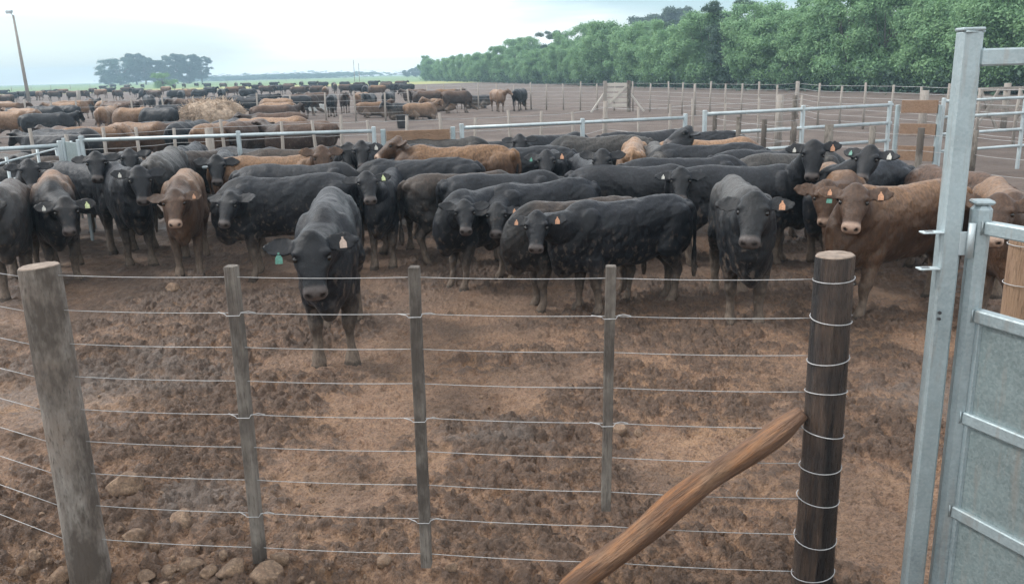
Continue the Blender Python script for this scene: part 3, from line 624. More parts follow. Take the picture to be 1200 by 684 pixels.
pose = {0: 'standing', 1: 'turning its head', 2: 'turning its head', 3: 'head down', 4: 'head down', 5: 'lying down'}
cnt = {}
for q in FARC: cnt[q[5]] = cnt.get(q[5], 0)+1
for w, k, hd, kind, s, where in FARC:
    order[where] = order.get(where, 0)+1
    def ordn(i): return f"{i}{'th' if 10 <= i % 100 <= 20 else {1: 'st', 2: 'nd', 3: 'rd'}.get(i % 10, 'th')}"
    o = bpy.data.objects.new('cow', PROTO[kind]); C.objects.link(o)
    if not PROTO[kind].materials: PROTO[kind].materials.append(None)
    o.material_slots[0].link = 'OBJECT'; o.material_slots[0].material = COATS[k]
    o.location = (w.x, w.y, -.02); o.rotation_euler = (0, 0, math.radians(hd+rg.uniform(-12, 12))); o.scale = (s, s, s)
    lab = f"{names[k]} cow {pose[kind]}, {ordn(order[where])} from the left of those {where}"
    tag(o, ' '.join(lab.split()[:99]), 'cow', 'cattle '+where)

# ------------------------------------------------------------------ near wire fence
FY, FYAW = 3.324, math.radians(-7.12)
fence = thing('wire_fence', 'grey nine-wire fence with wooden posts and thin stakes across the front of the pen', 'fence', (0, FY, 0), FYAW)
fd = Vector((math.cos(FYAW), math.sin(FYAW), 0)); fn = Vector((-math.sin(FYAW), math.cos(FYAW), 0))
def onF(px, py):      # a point of the fence line, in the fence's own x and z
    d = Vector(ray(px, py)); o_ = Vector((0, 0, CAM_H)); t = (Vector((0, FY, 0))-o_).dot(fn)/d.dot(fn); q = o_+d*t; return (q-Vector((0, FY, 0))).dot(fd), q.z
def inf(v): return Vector(v)
def round_post(name, mat, r0, r1, h, loc, parent, seed, lean=(0, 0), zb=-.45, knots=2):
    rg = random.Random(seed); rings = []; nz_, na = 46, 30
    for i in range(nz_+1):
        u = i/nz_; z = zb+(h-zb)*u; r = r0*(1-u)+r1*u; o = []
        for k in range(na):
            a = 2*math.pi*k/na; d = noise.noise(Vector((math.cos(a)*1.2+seed, math.sin(a)*1.2, z*1.1)))*.07 + noise.noise(Vector((math.cos(a)*5+seed, math.sin(a)*5, z*1.6)))*.03 + noise.noise(Vector((math.cos(a)*14, math.sin(a)*14+seed, z*2)))*.018
            rr = r*(1+d); o.append(Vector((math.cos(a)*rr+lean[0]*u, math.sin(a)*rr+lean[1]*u, z+ (rr*.05*math.cos(a) if i == nz_ else 0))))
        rings.append(o)
    top = rings[-1]; c_ = sum(top, Vector())/na
    mb = MB(); mb.loft(rings, cap=False); o = mb.build(name, mat, parent, True); o.location = loc
    e = MB(); e.loft([[p+Vector((0, 0, -.004)) for p in top], [c_+(p-c_)*.93+Vector((0, 0, .004+.003*noise.noise(p*60))) for p in top], [c_+(p-c_)*.5+Vector((0, 0, .006+.004*noise.noise(p*50))) for p in top], [c_+(p-c_)*.04+Vector((0, 0, .004)) for p in top]])
    eo = e.build('cut_top', M_end, o); return o
WZ = [.124+(z-.102)*.9876 for z in (1.388, 1.23, 1.075, .92, .762, .605, .444, .279, .102)]
LT = onF(45, 312); RT = onF(979, 299); LP = Vector((LT[0], 0, 0)); RP = Vector((RT[0], 0, 0)); LPW = Vector((0, FY, 0))+fd*LT[0]
lp = round_post('wooden_post', M_post, .094, .083, LT[1], inf(LP), fence, 3, lean=(.0, 0)); lp['label'] = 'thick weathered grey round post at the left'
rp = round_post('wooden_post', M_dark, .084, .074, RT[1], inf(RP), fence, 8); rp['label'] = 'dark oiled round post bound with wire at the right'
for i, (xt, xb, zt, zb, w) in enumerate([(onF(xt, yt)[0], onF(xb, yb)[0], onF(xt, yt)[1], onF(xb, yb)[1], w) for xt, yt, xb, yb, w in ((271, 312, 305, 657, .050), (485, 313, 500, 662, .045), (716, 312, 710, 596, .042))]):
    rings = []; rg = random.Random(i)
    for k in range(15):
        u = k/14; z = zb+(zt-zb)*u; x = xb+(xt-xb)*u; j = noise.noise(Vector((i*9, z*2.3, 1)))*.004; a = w/2*(1+.08*noise.noise(Vector((z*5, i, 3)))); q = .005
        rings.append([Vector((x+j+dx, dy, z)) for dx, dy in ((a, -a+q), (a, a-q), (a-q, a), (-a+q, a), (-a, a-q), (-a, -a+q), (-a+q, -a), (a-q, -a))])
    c_ = Vector((xt, 0, zt)); rings.append([c_+(p-c_)*.86+Vector((0, 0, .003)) for p in rings[-1]])
    mb = MB(); mb.loft(rings); d = mb.build('stake', M_dropper, fence); d['label'] = ['square stake with dark patches nearest the grey post', 'middle square stake', 'short square stake nearest the dark post'][i]
    for wi in (1, 4, 7) if i < 2 else (1, 4):
        tb = MB(); z = WZ[wi]-.004; xw = xb+(xt-xb)*((z-zb)/(zt-zb)); a = w/2+.003; y0 = -a
        tb.tube([(xw-a-.05, -.0, z+.004), (xw-a-.008, -a-.002, z+.006), (xw-a, -a-.001, z-.004), (xw+a, -a-.001, z-.002), (xw+a+.008, -a, z+.012), (xw+a+.03, -.002, z+.010), (xw+a+.06, 0, z+.003)], .0019, 6)
        tb.build('tie_wire', M_wire, d)
def wire(pts, name='wire', parent=None, r=.0016, sag=.006, seg=16, mat=None):
    mb = MB(); o = []
    for a, b_ in zip(pts[:-1], pts[1:]):
        a = Vector(a); b_ = Vector(b_)
        for k in range(seg):
            u = k/seg; p = a.lerp(b_, u); p.z -= sag*4*u*(1-u); o.append(p)
    o.append(Vector(pts[-1])); mb.tube(o, r, 5); return mb.build(name, mat or M_wire, parent, True)
CORN = [(0, 318), (0, 357), (0, 397), (0, 431), (0, 466), (0, 501), (0, 534), (0, 567), (0, 599)]
for i, z in enumerate(WZ):
    y = -.088 if i % 2 == 0 else -.085
    wire([(LP.x+.080, 0, z+.004), (-1.187, -.004, z), (-.401, .004, z), (.392, -.004, z), (RP.x-.078, -.010, z)], parent=fence)
    tb = MB(); tb.tube([(RP.x+math.cos(a)*(.0865-.010*z/1.44)*(1+.01*math.sin(3*a+i)), math.sin(a)*(.0865-.010*z/1.44), z-.006-.016*math.cos(a*.5+i*2.3)+.006*math.sin(a+i)) for a in [math.pi*2*k/24 for k in range(25)]], .0021, 6); tb.build('wire_loop', M_wire, fence, True)
# the fence turns away from the grey post; and goes on beyond the gate on the right
af = P(*(0, 599), .13); 
side = thing('wire_fence', 'nine-wire fence running back into the pen from the grey round post at the left', 'fence', (LPW.x, LPW.y, 0))
dirv = Vector((af.x-LPW.x, af.y-LPW.y, 0)); dirv = Vector((-math.sin(math.radians(61)), math.cos(math.radians(61)), 0))
for i, z in enumerate(WZ): wire([Vector((0, 0, z)) - Vector((.085, 0, 0)), dirv*5.2+Vector((0, 0, z+.02))], parent=side)
for k in (1, 2):
    mb = MB(); q = dirv*(2.6*k); mb.box(q+Vector((0, 0, .7)), (.05, .05, 1.5), None, .004); mb.build('stake', M_dropper, side)
# brace
bA = onF(936, 480); bB = onF(668, 684); bt = Vector((bA[0]+.012, -.02, bA[1])); bb = bt+(Vector((bB[0], -.06, bB[1]))-bt)*1.13
BS = -1; rings = []; nseg = 60; dv = (bb-bt); Lb = dv.length; ax = dv.normalized(); e1 = Vector((0, 1, 0)); e2 = ax.cross(e1)
for i in range(nseg+1):
    u = i/nseg; c_ = Vector((u*Lb, 0, -.0+.020*math.sin(math.pi*min(1, u))*BS+.010*math.sin(u*13))); r = .042+.011*min(1, u*4)+.003*math.sin(u*17); r *= (.72+.28*min(1, u*14)); rings.append([c_+Vector((0, math.cos(a)*r*(1+.22*noise.noise(Vector((math.cos(a)*1.3, math.sin(a)*1.3, u*4)))+.10*noise.noise(Vector((math.cos(a)*4+u*2, math.sin(a)*4, u*6)))+.05*noise.noise(Vector((math.cos(a)*10, math.sin(a)*10, u*9)))), math.sin(a)*r*(1+.22*noise.noise(Vector((math.cos(a)*1.3+5, math.sin(a)*1.3, u*4)))+.10*noise.noise(Vector((math.cos(a)*4+5, math.sin(a)*4+u*2, u*6)))))) for a in [2*math.pi*k/26 for k in range(26)]])
mb = MB(); mb.loft(rings); br = mb.build('brace', M_brace, fence, True); zx = ax.cross(Vector((0, 1, 0))).normalized(); br.matrix_local = Matrix.Translation(bt) @ Matrix((ax, zx.cross(ax), zx)).transposed().to_4x4()
br['label'] = 'peeled orange-brown log propped diagonally against the dark post'

rf = thing('wire_fence', 'wire fence with dark wooden posts along the right side of the pen', 'fence')
SP = [onY(1205, 290, 3.95)]; SP[0].z = 1.40
RPX = [(1143, 153), (1080, 150), (1023, 148), (972, 146), (931, 143), (896, 140), (866, 137), (838, 133)]
pts = [Vector((P(1300, 166, 1.38).x, P(1300, 166, 1.38).y, 0)), Vector((P(1215, 158, 1.38).x, P(1215, 158, 1.38).y, 0))]
for px, py in RPX: w = P(px, py, 1.38); pts.append(Vector((w.x, w.y, 0)))
np0 = round_post('wooden_post', wood('bare_post', (.22, .13, .08), (.36, .24, .16), (.28, .18, .11)), .085, .08, 1.40, Vector((SP[0].x, SP[0].y, 0)), None, 5); tag(np0, 'pale brown round post bound with wire, seen through the gate at the right edge', 'post')
for k in range(6):
    tb = MB(); tb.tube([(math.cos(a)*.09, math.sin(a)*.09, 1.34-.19*k) for a in [math.pi*2*j/20 for j in range(21)]], .002, 6); tb.build('wire_loop', M_wire, np0, True)
for i, q in enumerate(pts):
    mb = MB(); r = .06 if i == 5 else .042; mb.tube([q+Vector((0, 0, z)) for z in (-.1, .5, 1.0, 1.38)], [r*1.1, r*1.05, r, r*.95], 10); mb.build('post', M_dropper, rf, True)
for z in (1.30, 1.10, .90, .70, .50, .30): wire([q+Vector((0, 0, z)) for q in pts], parent=rf, r=.003, seg=4, sag=.01)

# ------------------------------------------------------------------ galvanised gate at the right
def pipe_cap(mb, x, y, z, w, d):
    mb.box((x, y, z+.006), (w+.008, d+.008, .016), None, .004)
GY = 3.02
TP = onY(1137, 36, GY); PZ = TP.z; TP.z = 0; PW = .070; rz8 = Matrix.Rotation(math.radians(-8), 3, 'Z')
gf_ = thing('gate_frame', 'tall galvanised square post with overhead beam, hanging the gate at the right', 'gate frame', TP)
mb = MB(); mb.box((0, 0, PZ/2-.1), (PW, PW, PZ+.2), rz8, .008); mb.build('post', M_galv, gf_)
mb = MB(); mb.box((0, 0, PZ+.004), (PW+.006, PW+.006, .012), rz8, .004); mb.build('cap', M_galv, gf_)
mb = MB(); mb.tube([(-PW*.45, -PW*.52, PZ-.005), (PW*.5, -PW*.45, PZ-.005)], .004, 6); mb.build('weld_bead', M_galv, gf_, True)
gd = Vector((math.sin(math.radians(22)), -math.cos(math.radians(22)), 0)); gn = Vector((gd.y, -gd.x, 0))
bz = onY(1165, 67, GY).z
mb = MB(); mb.beam((PW*.5, -.01, bz), Vector((1.3, -.45, bz)), .055, .058, .006); mb.build('overhead_beam', M_galv, gf_)
mb = MB(); mb.tube([(PW*.5+.003, -.03, bz+.031), (PW*.5+.003, -.035, bz-.031)], .004, 6); mb.build('weld_bead', M_galv, gf_, True)
for py in (271, 313):
    z = onY(1085, py, GY).z
    mb = MB(); mb.box((-PW*.5-.038, -.02, z), (.075, .042, .006), None, .002); lp_ = mb.build('latch_plate', M_pipe, gf_)
    mb = MB(); mb.box((-PW*.5-.048, -.02, z+.0035), (.028, .014, .002)); mb.build('slot', M_plast, lp_)
for py in (363, 370):
    z = onY(1100, py, GY).z; mb = MB(); mb.tube([(-.022, -PW*.5-.006, z), (-.022, -PW*.5+.001, z)], .006, 8); mb.build('bolt_hole', M_plast, gf_)
GP = onY(1152, 230, GY-.015); SZ = GP.z; GP.z = 0; SW = .066; rg_ = Matrix.Rotation(math.radians(-12), 3, 'Z')
gl = thing('metal_gate', 'galvanised sheet-metal gate leaf with cross bars at the right edge', 'gate', GP)
mb = MB(); mb.box((0, 0, SZ/2-.03), (SW, SW, SZ), rg_, .016); mb.build('gate_post', M_galv, gl)
mb = MB(); mb.box((0, 0, SZ-.02), (SW+.005, SW+.005, .014), rg_, .006); mb.build('cap', M_galv, gl)
BARS = [onY(x, y, GY-.03).z for x, y in ((1162, 266), (1150, 368), (1132, 486), (1117, 595), (1105, 690))]
for z in BARS:
    mb = MB(); mb.beam(gd*.033+Vector((0, 0, z)), gd*1.9+Vector((0, 0, z)), .042, .048, .005); cb = mb.build('cross_bar', M_galv, gl)
    mb = MB(); mb.tube([gd*.036+Vector((-.022, 0, z-.024)), gd*.036+Vector((-.022, 0, z+.024))], .0035, 6); mb.build('weld_bead', M_galv, cb, True)
for z0, z1 in zip(BARS[1:-1], BARS[2:]):
    mb = MB(); mb.beam(gd*.05+Vector((0, 0, (z0+z1)/2)), gd*1.88+Vector((0, 0, (z0+z1)/2)), .004, z0-z1-.050, 0.001); mb.build('sheet_panel', M_galv_sheet, gl)
mb = MB(); mb.beam(gd*.050+Vector((0, 0, BARS[1]-.026)), gd*.050+Vector((0, 0, .0)), .022, .024, .003); mb.build('sheet_frame', M_galv, gl)
z = onY(1120, 285, GY-.03).z
mb = MB(); mb.box((-.055, -.022, z), (.05, .010, .085), None, .002); mb.build('hinge', M_pipe, gl)
mb = MB(); mb.tube([(-.046, -.036, z+.075), (-.046, -.036, z-.05)], .012, 10); mb.build('hinge_pin', M_pipe, gl, True)

# ------------------------------------------------------------------ rails at the back of the pen
def pipe_fence(label, A, B, zs, upr, zt=None, r=.028, group='galvanised pipe rails behind the herd', end=True):
    A = Vector((A.x, A.y, 0)); B = Vector((B.x, B.y, 0)); o = thing('pipe_rail_fence', label, 'rail fence', A, 0, group)
    for z in zs: mb = MB(); mb.tube([Vector((0, 0, z)), B-A+Vector((0, 0, z))], r, 10); mb.build('rail', M_pipe, o, True)
    for u in upr:
        q = (B-A)*u; mb = MB(); mb.box(q+Vector((0, 0, (zs[0]+.05)/2-.05)), (.062, .062, zs[0]+.18), Matrix.Rotation(math.atan2(B.y-A.y, B.x-A.x), 3, 'Z'), .008); mb.build('upright', M_pipe, o)
    return o
A0 = P(-60, 178.5, 1.35); A1 = P(70, 170.5, 1.35)
pipe_fence('thick galvanised rail at the far left, ending at the narrow panel', A0, A1, (1.35, .85, .4), (0, 1))
A2 = P(95, 164.5, 1.35); A3 = P(438, 153.5, 1.35)
pipe_fence('long galvanised rail behind the left half of the herd, up to the brown board', A2, A3, (1.35, .88, .4), (0, .53, 1))
A4 = P(541, 150, 1.35); A5 = P(803, 138, 1.35)
pipe_fence('galvanised rail behind the middle of the herd, right of the brown board', A4, A5, (1.35, .95, .4), (0, .52, 1))
A6 = P(826, 134, 1.42); A7 = P(1046, 123, 1.42)
pipe_fence('four-bar galvanised rail fence right of centre, ending at the three brown boards', A6, A7, (1.42, 1.10, .78, .45), (0, .5, .985), r=.03)
A8 = P(1106, 119, 1.42); A9 = P(1290, 110, 1.42)
pipe_fence('four-bar galvanised rail fence at the right edge behind the tall gatepost', A8, A9, (1.42, 1.12, .80, .47), (0, .5, 1), r=.03)
def board(name, label, A, B, rows, posts=True, cat='board gate', th=.04):
    A = Vector((A.x, A.y, 0)); B = Vector((B.x, B.y, 0)); o = thing(name, label, cat, A); d = (B-A).normalized()
    for z0, z1 in rows: mb = MB(); mb.beam(d*.07+Vector((0, -.02, (z0+z1)/2)), B-A-d*.07+Vector((0, -.02, (z0+z1)/2)), th, z1-z0, .006); mb.build('board', M_board, o)
    if posts:
        for q in (d*.02, B-A-d*.02): mb = MB(); mb.box(q+Vector((0, .02, .67)), (.07, .07, 1.4), None, .006); mb.build('upright', M_galv, o)
    return o
board('board_barrier', 'single wide brown board closing the gap between two rails, middle of the pen back', A3+Vector((.12, 0, 0)), A4-Vector((.12, 0, 0)), ((1.12, 1.34), (.6, .82)))
board('board_gate', 'gate of three spaced brown boards between two rail fences at the right', P(1052, 120, 1.42), P(1104, 120, 1.42), ((1.22, 1.46), (.80, 1.02), (.32, .60)))
# narrow sheet panel and mesh panel at left
w0 = P(76, 170, 1.33); sp_ = thing('sheet_panel_gate', 'narrow grey sheet panel with corner plate at the left end of the long rail', 'panel', (w0.x, w0.y, 0))
w1 = P(92, 166, 1.4); dd = Vector((w1.x-w0.x, w1.y-w0.y, 0))
mb = MB(); mb.beam(Vector((0, 0, .95)), dd+Vector((0, 0, .95)), .02, .86, .004); mb.build('panel', M_galv_sheet, sp_)
for q in (Vector(), dd): mb = MB(); mb.box(q+Vector((0, -.02, .72)), (.04, .04, 1.42), None, .006); mb.build('upright', M_pipe, sp_)
wa = P(84, 171, 1.2); wb = P(-20, 199, 1.2); a_ = Vector((wa.x, wa.y, 0)); b_ = Vector((wb.x, wb.y, 0))
mp_ = thing('mesh_panel', 'thin light rod panel slanting towards the camera at the far left', 'panel', a_)
for z in (1.22, .98, .74, .5): mb = MB(); mb.tube([Vector((0, 0, z)), b_-a_+Vector((0, 0, z))], .014, 6); mb.build('rod', M_pipe, mp_, True)
for u in (0, .22, .45, .78, 1): mb = MB(); mb.tube([(b_-a_)*u, (b_-a_)*u+Vector((0, 0, 1.28))], .02, 8); mb.build('upright', M_pipe, mp_, True)

# ------------------------------------------------------------------ wire fences of the yards behind
def post_fence(label, tops, h, wz, r=.04, mat=None, wr=.004, group='wire fences of the yards behind'):
    o = thing('wire_fence', label, 'fence', (0, 0, 0), 0, group); pts = []
    for i, (px, py, *k) in enumerate(tops):
        w = P(px, py, h); q = Vector((w.x, w.y, 0)); pts.append(q); rr = r*(k[0] if k else 1); hh = h*(1+.05*math.sin(i*2.3))
        mb = MB(); mb.tube([q+Vector((0, 0, -.1)), q+Vector((.01*math.sin(i), 0, hh*.5)), q+Vector((.03*math.sin(i*3), 0, hh))], [rr, rr*.95, rr*.88], 8)
        mb.build('post', mat or M_fpost, o, True)
    for z in wz: wire([q+Vector((0, 0, z)) for q in pts], parent=o, r=wr, seg=2, sag=.01)
    return o
post_fence('wire fence with slim wooden posts just beyond the pen rails', [(-40, 156), (35, 154), (77, 153), (120, 152), (160, 150), (202, 146.5), (260, 144), (328, 141), (367, 139.5), (398, 139), (432, 137.5), (475, 136.5), (517, 135), (555, 134), (597, 132), (633, 130.5), (672, 128), (709, 122, 1.8), (749, 124), (785, 121.5), (812, 119), (850, 118), (890, 116), (940, 113)], 1.38, (1.3, 1.05, .8, .55, .3), r=.035, wr=.005)
post_fence('tall close-set wire fence in front of the leafy tree row', [(500, 100), (520, 99.5), (540, 99.3), (560, 99), (582, 98.5), (602, 98.2), (622, 98), (640, 97.8), (660, 97.5), (680, 97.3), (700, 97), (720, 96.8), (742, 96.5), (762, 96.6), (784, 96.8), (800, 97), (815, 97, 1.5), (833, 97.2), (851, 97.2), (870, 97.4), (890, 97.6), (911, 97.8), (935, 96, 2), (961, 98.6), (987, 98.8), (1015, 99), (1047, 99.3), (1081, 100), (1112, 101), (1150, 102), (1195, 103), (1250, 104)], 1.45, (1.4, 1.2, 1.0, .8, .6, .4, .2), r=.045, wr=.006)
post_fence('wire fence with pale posts across the far left yard', [(-20, 119), (28, 117.5), (59, 116.6), (88, 116), (120, 115.2), (153, 114.5), (190, 113.3), (225, 112.4), (262, 111.5), (300, 110.6), (340, 109.6), (380, 108.8), (415, 107.8), (450, 106.9), (478, 106)], 1.4, (1.3, 1.0, .7, .4), r=.05, wr=.007)
post_fence('farthest post fence along the edge of the green field', [(x, 101.8-.0305*x+(.3*math.sin(x))) for x in range(-10, 520, 23)], 1.4, (1.2, .8), r=.09, wr=.012)
# thick pale posts by themselves
def lone_post(label, px, ytop, h, r, mat=None, name='wooden_post'):
    w = P(px, ytop, h); mb = MB(); mb.tube([(0, 0, -.2), (0.01, 0, h*.5), (.02, .01, h)], [r*1.05, r, r*.95], 12); o = mb.build(name, mat or M_fpost, None, True); o.location = (w.x, w.y, 0); return tag(o, label, 'post')
lone_post('thick pale post in front of the hay heap', 243, 150, 1.3, .08)
lone_post('thick whitish post far left behind the dark cattle', 91, 106, 1.4, .2)
lone_post('short broad tan post beyond the four-bar rails', 914, 111, 1.4, .10)
lone_post('thick grey post behind the three brown boards', 1084, 106, 1.35, .11)
lone_post('dark wooden pole beyond the four-bar rail fence', 931, 112, 1.4, .06, M_dropper)
# white slatted gate with side props
wL = P(709, 97.5, 1.45); wR = P(737, 97, 1.45); d = Vector((wR.x-wL.x, wR.y-wL.y, 0)); M_pale = wood('bleached_timber', (.36, .33, .29), (.50, .47, .43), (.42, .39, .35)); wg = thing('wooden_gate', 'pale wooden slatted gate with slanting props before the tree row', 'gate', (wL.x, wL.y, 0))
for z in (1.36, 1.1, .84, .58, .32): mb = MB(); mb.beam(Vector((0, 0, z)), d+Vector((0, 0, z)), .05, .17, .006); mb.build('slat', M_pale, wg)
for a_, b_ in ((Vector((0, 0, .25)), d+Vector((0, 0, 1.4))), ): mb = MB(); mb.beam(a_+Vector((0, -.05, 0)), b_+Vector((0, -.05, 0)), .03, .12, .004); mb.build('diagonal', M_pale, wg)
for q, sgn in ((Vector(), -1), (d, 1)):
    mb = MB(); mb.box(q+Vector((0, 0, .75)), (.18, .18, 1.6), None, .01); mb.build('post', M_dropper if sgn > 0 else M_fpost, wg)
    mb = MB(); mb.beam(q+Vector((0, 0, 1.0)), q+Vector((sgn*.75, -.3, 0)), .08, .08, .006); mb.build('prop', M_pale, wg)
# timber corral at the right
w0 = P(1140, 103.5, 1.30); w1 = P(1290, 99, 1.30); o = thing('timber_corral', 'grey timber rail corral with crossed braces at the far right', 'corral', (w0.x, w0.y, 0)); d = Vector((w1.x-w0.x, w1.y-w0.y, 0))
for z in (1.25, .98, .7, .42): mb = MB(); mb.beam(Vector((0, 0, z)), d+Vector((0, 0, z)), .05, .12, .008); mb.build('rail', M_fpost, o)
for u in (0, .28, .56, .8, 1): mb = MB(); mb.tube([d*u+Vector((0, .08, -.1)), d*u+Vector((0, .08, 1.42))], .10, 10); mb.build('post', M_fpost, o, True)
for u in (.12, .42, .7):
    for s_ in (-1, 1): mb = MB(); mb.beam(d*(u-.09*s_)+Vector((0, -.12-.02*s_, 0)), d*(u+.07*s_)+Vector((0, -.1-.02*s_, 1.25)), .05, .08, .006); mb.build('brace', M_fpost, o)
# white feeding rail, bucket
w0 = P(345, 123, .5); w1 = P(392, 122, .5); o = thing('feed_trough', 'low white feed trough among the far cattle', 'trough', (w0.x, w0.y, 0)); d = Vector((w1.x-w0.x, w1.y-w0.y, 0))
mb = MB(); mb.loft([[Vector((x, y, z)) + d*u for x, y, z in ((0, -.3, .5), (0, -.2, .12), (0, .2, .12), (0, .3, .5), (0, .26, .5), (0, .17, .16), (0, -.17, .16), (0, -.26, .5))] for u in (0, .5, 1)]); mb.build('basin', flat('trough_white', (.55, .58, .58), .6), o)
for u in (.1, .5, .9): mb = MB(); mb.box(d*u+Vector((0, 0, .06)), (.1, .4, .14), None, .01); mb.build('leg', M_fpost, o)
w = P(472, 150, .0); o = thing('bucket', 'dark plastic drum standing alone on the yard near the brown board', 'drum', (w.x, w.y, 0))
mb = MB(); mb.tube([(0, 0, 0), (0, 0, .05), (0, 0, .5), (0, 0, .52)], [.2, .22, .25, .27], 18); mb.build('body', M_plast, o, True)
mb = MB(); mb.tube([(.27*math.cos(a), .27*math.sin(a), .52) for a in [2*math.pi*k/20 for k in range(21)]], .014, 6); mb.build('rim', M_plast, o, True)

# ------------------------------------------------------------------ lamp pole, masts
w = P(33, 112, .9); px, py = w.x, w.y; zt = onY(12, 14, w.y).z
o = thing('lamp_pole', 'tall wooden light pole with floodlight at the upper left', 'lamp pole', (px, py, 0)); xt = onY(16, 22, py).x-px
mb = MB(); mb.tube([(0, 0, -.2), (xt*.5, 0, zt*.5), (xt, 0, zt-.35)], [.2, .16, .11], 12); mb.build('pole', M_fpost, o, True)
mb = MB(); mb.tube([(xt, 0, zt-.5), (xt-.15, 0, zt-.2), (xt-.3, -.1, zt-.1)], .04, 8); mb.build('bracket', M_galv, o, True)
mb = MB(); mb.box((xt-.25, -.2, zt), (.62, .45, .3), Matrix.Rotation(.35, 3, 'X'), .05); mb.build('floodlight', M_galv, o)
mb = MB(); mb.box((xt-.25, -.41, zt-.06), (.54, .03, .24), Matrix.Rotation(.35, 3, 'X'), .01); mb.build('glass', flat('lamp_glass', (.55, .6, .62), .15), o)
for x, yt, lab in ((414, 70, 'thin tall mast on the skyline, taller of two'), (420, 74, 'thin short mast on the skyline, right of the taller one')):
    w = onY(x, yt, 260); mb = MB(); mb.tube([(0, 0, 0), (0, 0, w.z)], .11, 6)
    tag(mb.build('mast', M_fpost, None, True), lab, 'mast'); bpy.data.objects[-1] if False else None
    C.objects[-1].location = (w.x, w.y, 0)

# ------------------------------------------------------------------ hay heap
w = P(258, 150, .25); hb = MB(); rg = np.random.RandomState(4)
hay = thing('hay_heap', 'big loose heap of yellow hay between feeding cattle, beyond the left rail', 'hay heap', (w.x+.1, w.y-1.0, 0))
rings = []
for i in range(15):
    a = math.pi*i/14; rr = math.sin(a)**.8; z = .95+.85*(-math.cos(a)) ; o = []
    for k in range(40):
        q = 2*math.pi*k/40; d = 1+.22*noise.noise(Vector((math.cos(q)*1.6, math.sin(q)*1.6, z*1.3)))+.06*noise.noise(Vector((math.cos(q)*6, math.sin(q)*6, z*5)))
        o.append(Vector((math.cos(q)*rr*1.2*d, math.sin(q)*rr*1.0*d, max(.0, .76*z*(1+.06*noise.noise(Vector((math.cos(q)*2+4, math.sin(q)*2, z))))))))
    rings.append(o)
hb.loft(rings); hb.build('heap', M_hay, hay, True)
def straw(n, seed):
    rg = np.random.RandomState(seed); q = rg.uniform(0, 2*np.pi, n); a = np.arccos(rg.uniform(-.85, 1, n)); rr = np.sin(a)**.8
    c = np.stack([np.cos(q)*rr*1.2, np.sin(q)*rr*1.0, .76*(.95+.88*np.cos(a))], -1); d = rg.normal(size=(n, 3)); d[:, 2] -= .9; d /= np.linalg.norm(d, axis=1)[:, None]
    l = rg.uniform(.08, .34, n)[:, None]; s_ = np.cross(d, rg.normal(size=(n, 3))); s_ /= np.linalg.norm(s_, axis=1)[:, None]; s_ *= .008
    v = np.stack([c-s_, c+s_, c+d*l+s_, c+d*l-s_], 1).reshape(-1, 3); v[:, 2] = np.maximum(v[:, 2], .01)
    return np_mesh('straw', v, np.arange(4*n).reshape(n, 4))
so = link_mesh('loose_straw', straw(9000, 3), M_hay, hay); so['kind'] = 'stuff'

# ------------------------------------------------------------------ trees
def crown_mesh(seed, h, wd, base, nlobes, nleaf, leaf, droop=.3, shape='round', openness=.0):
    rg = np.random.RandomState(seed); L = []
    for i in range(nlobes):
        u = rg.uniform(0, 1)**.8; z = base+(h-base)*u
        env = math.sin(math.pi*min(1, .18+.82*(1-u)))**.6 if shape == 'round' else (.35+.65*math.sin(math.pi*u)**.5)
        a = rg.uniform(0, 2*np.pi); r = wd*env*rg.uniform(.35, 1.0)
        L.append((math.cos(a)*r, math.sin(a)*r, z, rg.uniform(.14, .30)*wd*(1.1-.35*u)+.15))
    L = np.array(L); w = L[:, 3]**2; w /= w.sum(); li = rg.choice(nlobes, nleaf, p=w)
    d = rg.normal(size=(nleaf, 3)); d /= np.linalg.norm(d, axis=1)[:, None]; d[:, 2] = np.where(d[:, 2] < -.3, -d[:, 2]*.6, d[:, 2])
    rad = L[li, 3]*(rg.uniform(0, 1, nleaf)**.33)*(1+rg.normal(size=nleaf)*.16)
    c = L[li, :3]+d*rad[:, None]*np.array([1.15, 1.15, .8]); c[:, 2] -= droop*np.abs(rg.normal(size=nleaf))*.35
    nrm = d*.8+rg.normal(size=(nleaf, 3))*.55+np.array([0, 0, .35]); nrm /= np.linalg.norm(nrm, axis=1)[:, None]
    t1 = np.cross(nrm, rg.normal(size=(nleaf, 3))); t1 /= np.linalg.norm(t1, axis=1)[:, None]; t2 = np.cross(nrm, t1)
    s1 = leaf*rg.uniform(.6, 1.5, nleaf)[:, None]; s2 = s1*rg.uniform(.3, .6, nleaf)[:, None]
    v = np.stack([c-t1*s1, c+t2*s2, c+t1*s1, c-t2*s2], 1).reshape(-1, 3)
    return np_mesh('crown', v, np.arange(4*nleaf).reshape(nleaf, 4)), L
def trunk_mesh(seed, h, L, r, fork=.9, many=1):
    rg = random.Random(seed); mb = MB(); fk = Vector((0, 0, h*.22*fork))
    mb.tube([(0, 0, -.3), (.03, .02, h*.1), tuple(fk), (.05*h*.2, 0, h*.45), (.03*h, .01*h, h*.8)], [r*1.25, r, r*.85, r*.5, r*.12], 9)
    for i, q in enumerate(L[:16]):
        e = Vector(q[:3]); s_ = fk.lerp(Vector((.02*h, 0, h*.55)), rg.random()*.8); m_ = s_.lerp(e, .5)+Vector((0, 0, -.06*h))
        mb.tube([s_, m_, e], [r*.42, r*.26, r*.06], 6)
    me = bpy.data.meshes.new('trunk'); me.from_pydata(mb.v, [], mb.f); me.polygons.foreach_set('use_smooth', [True]*len(me.polygons)); return me
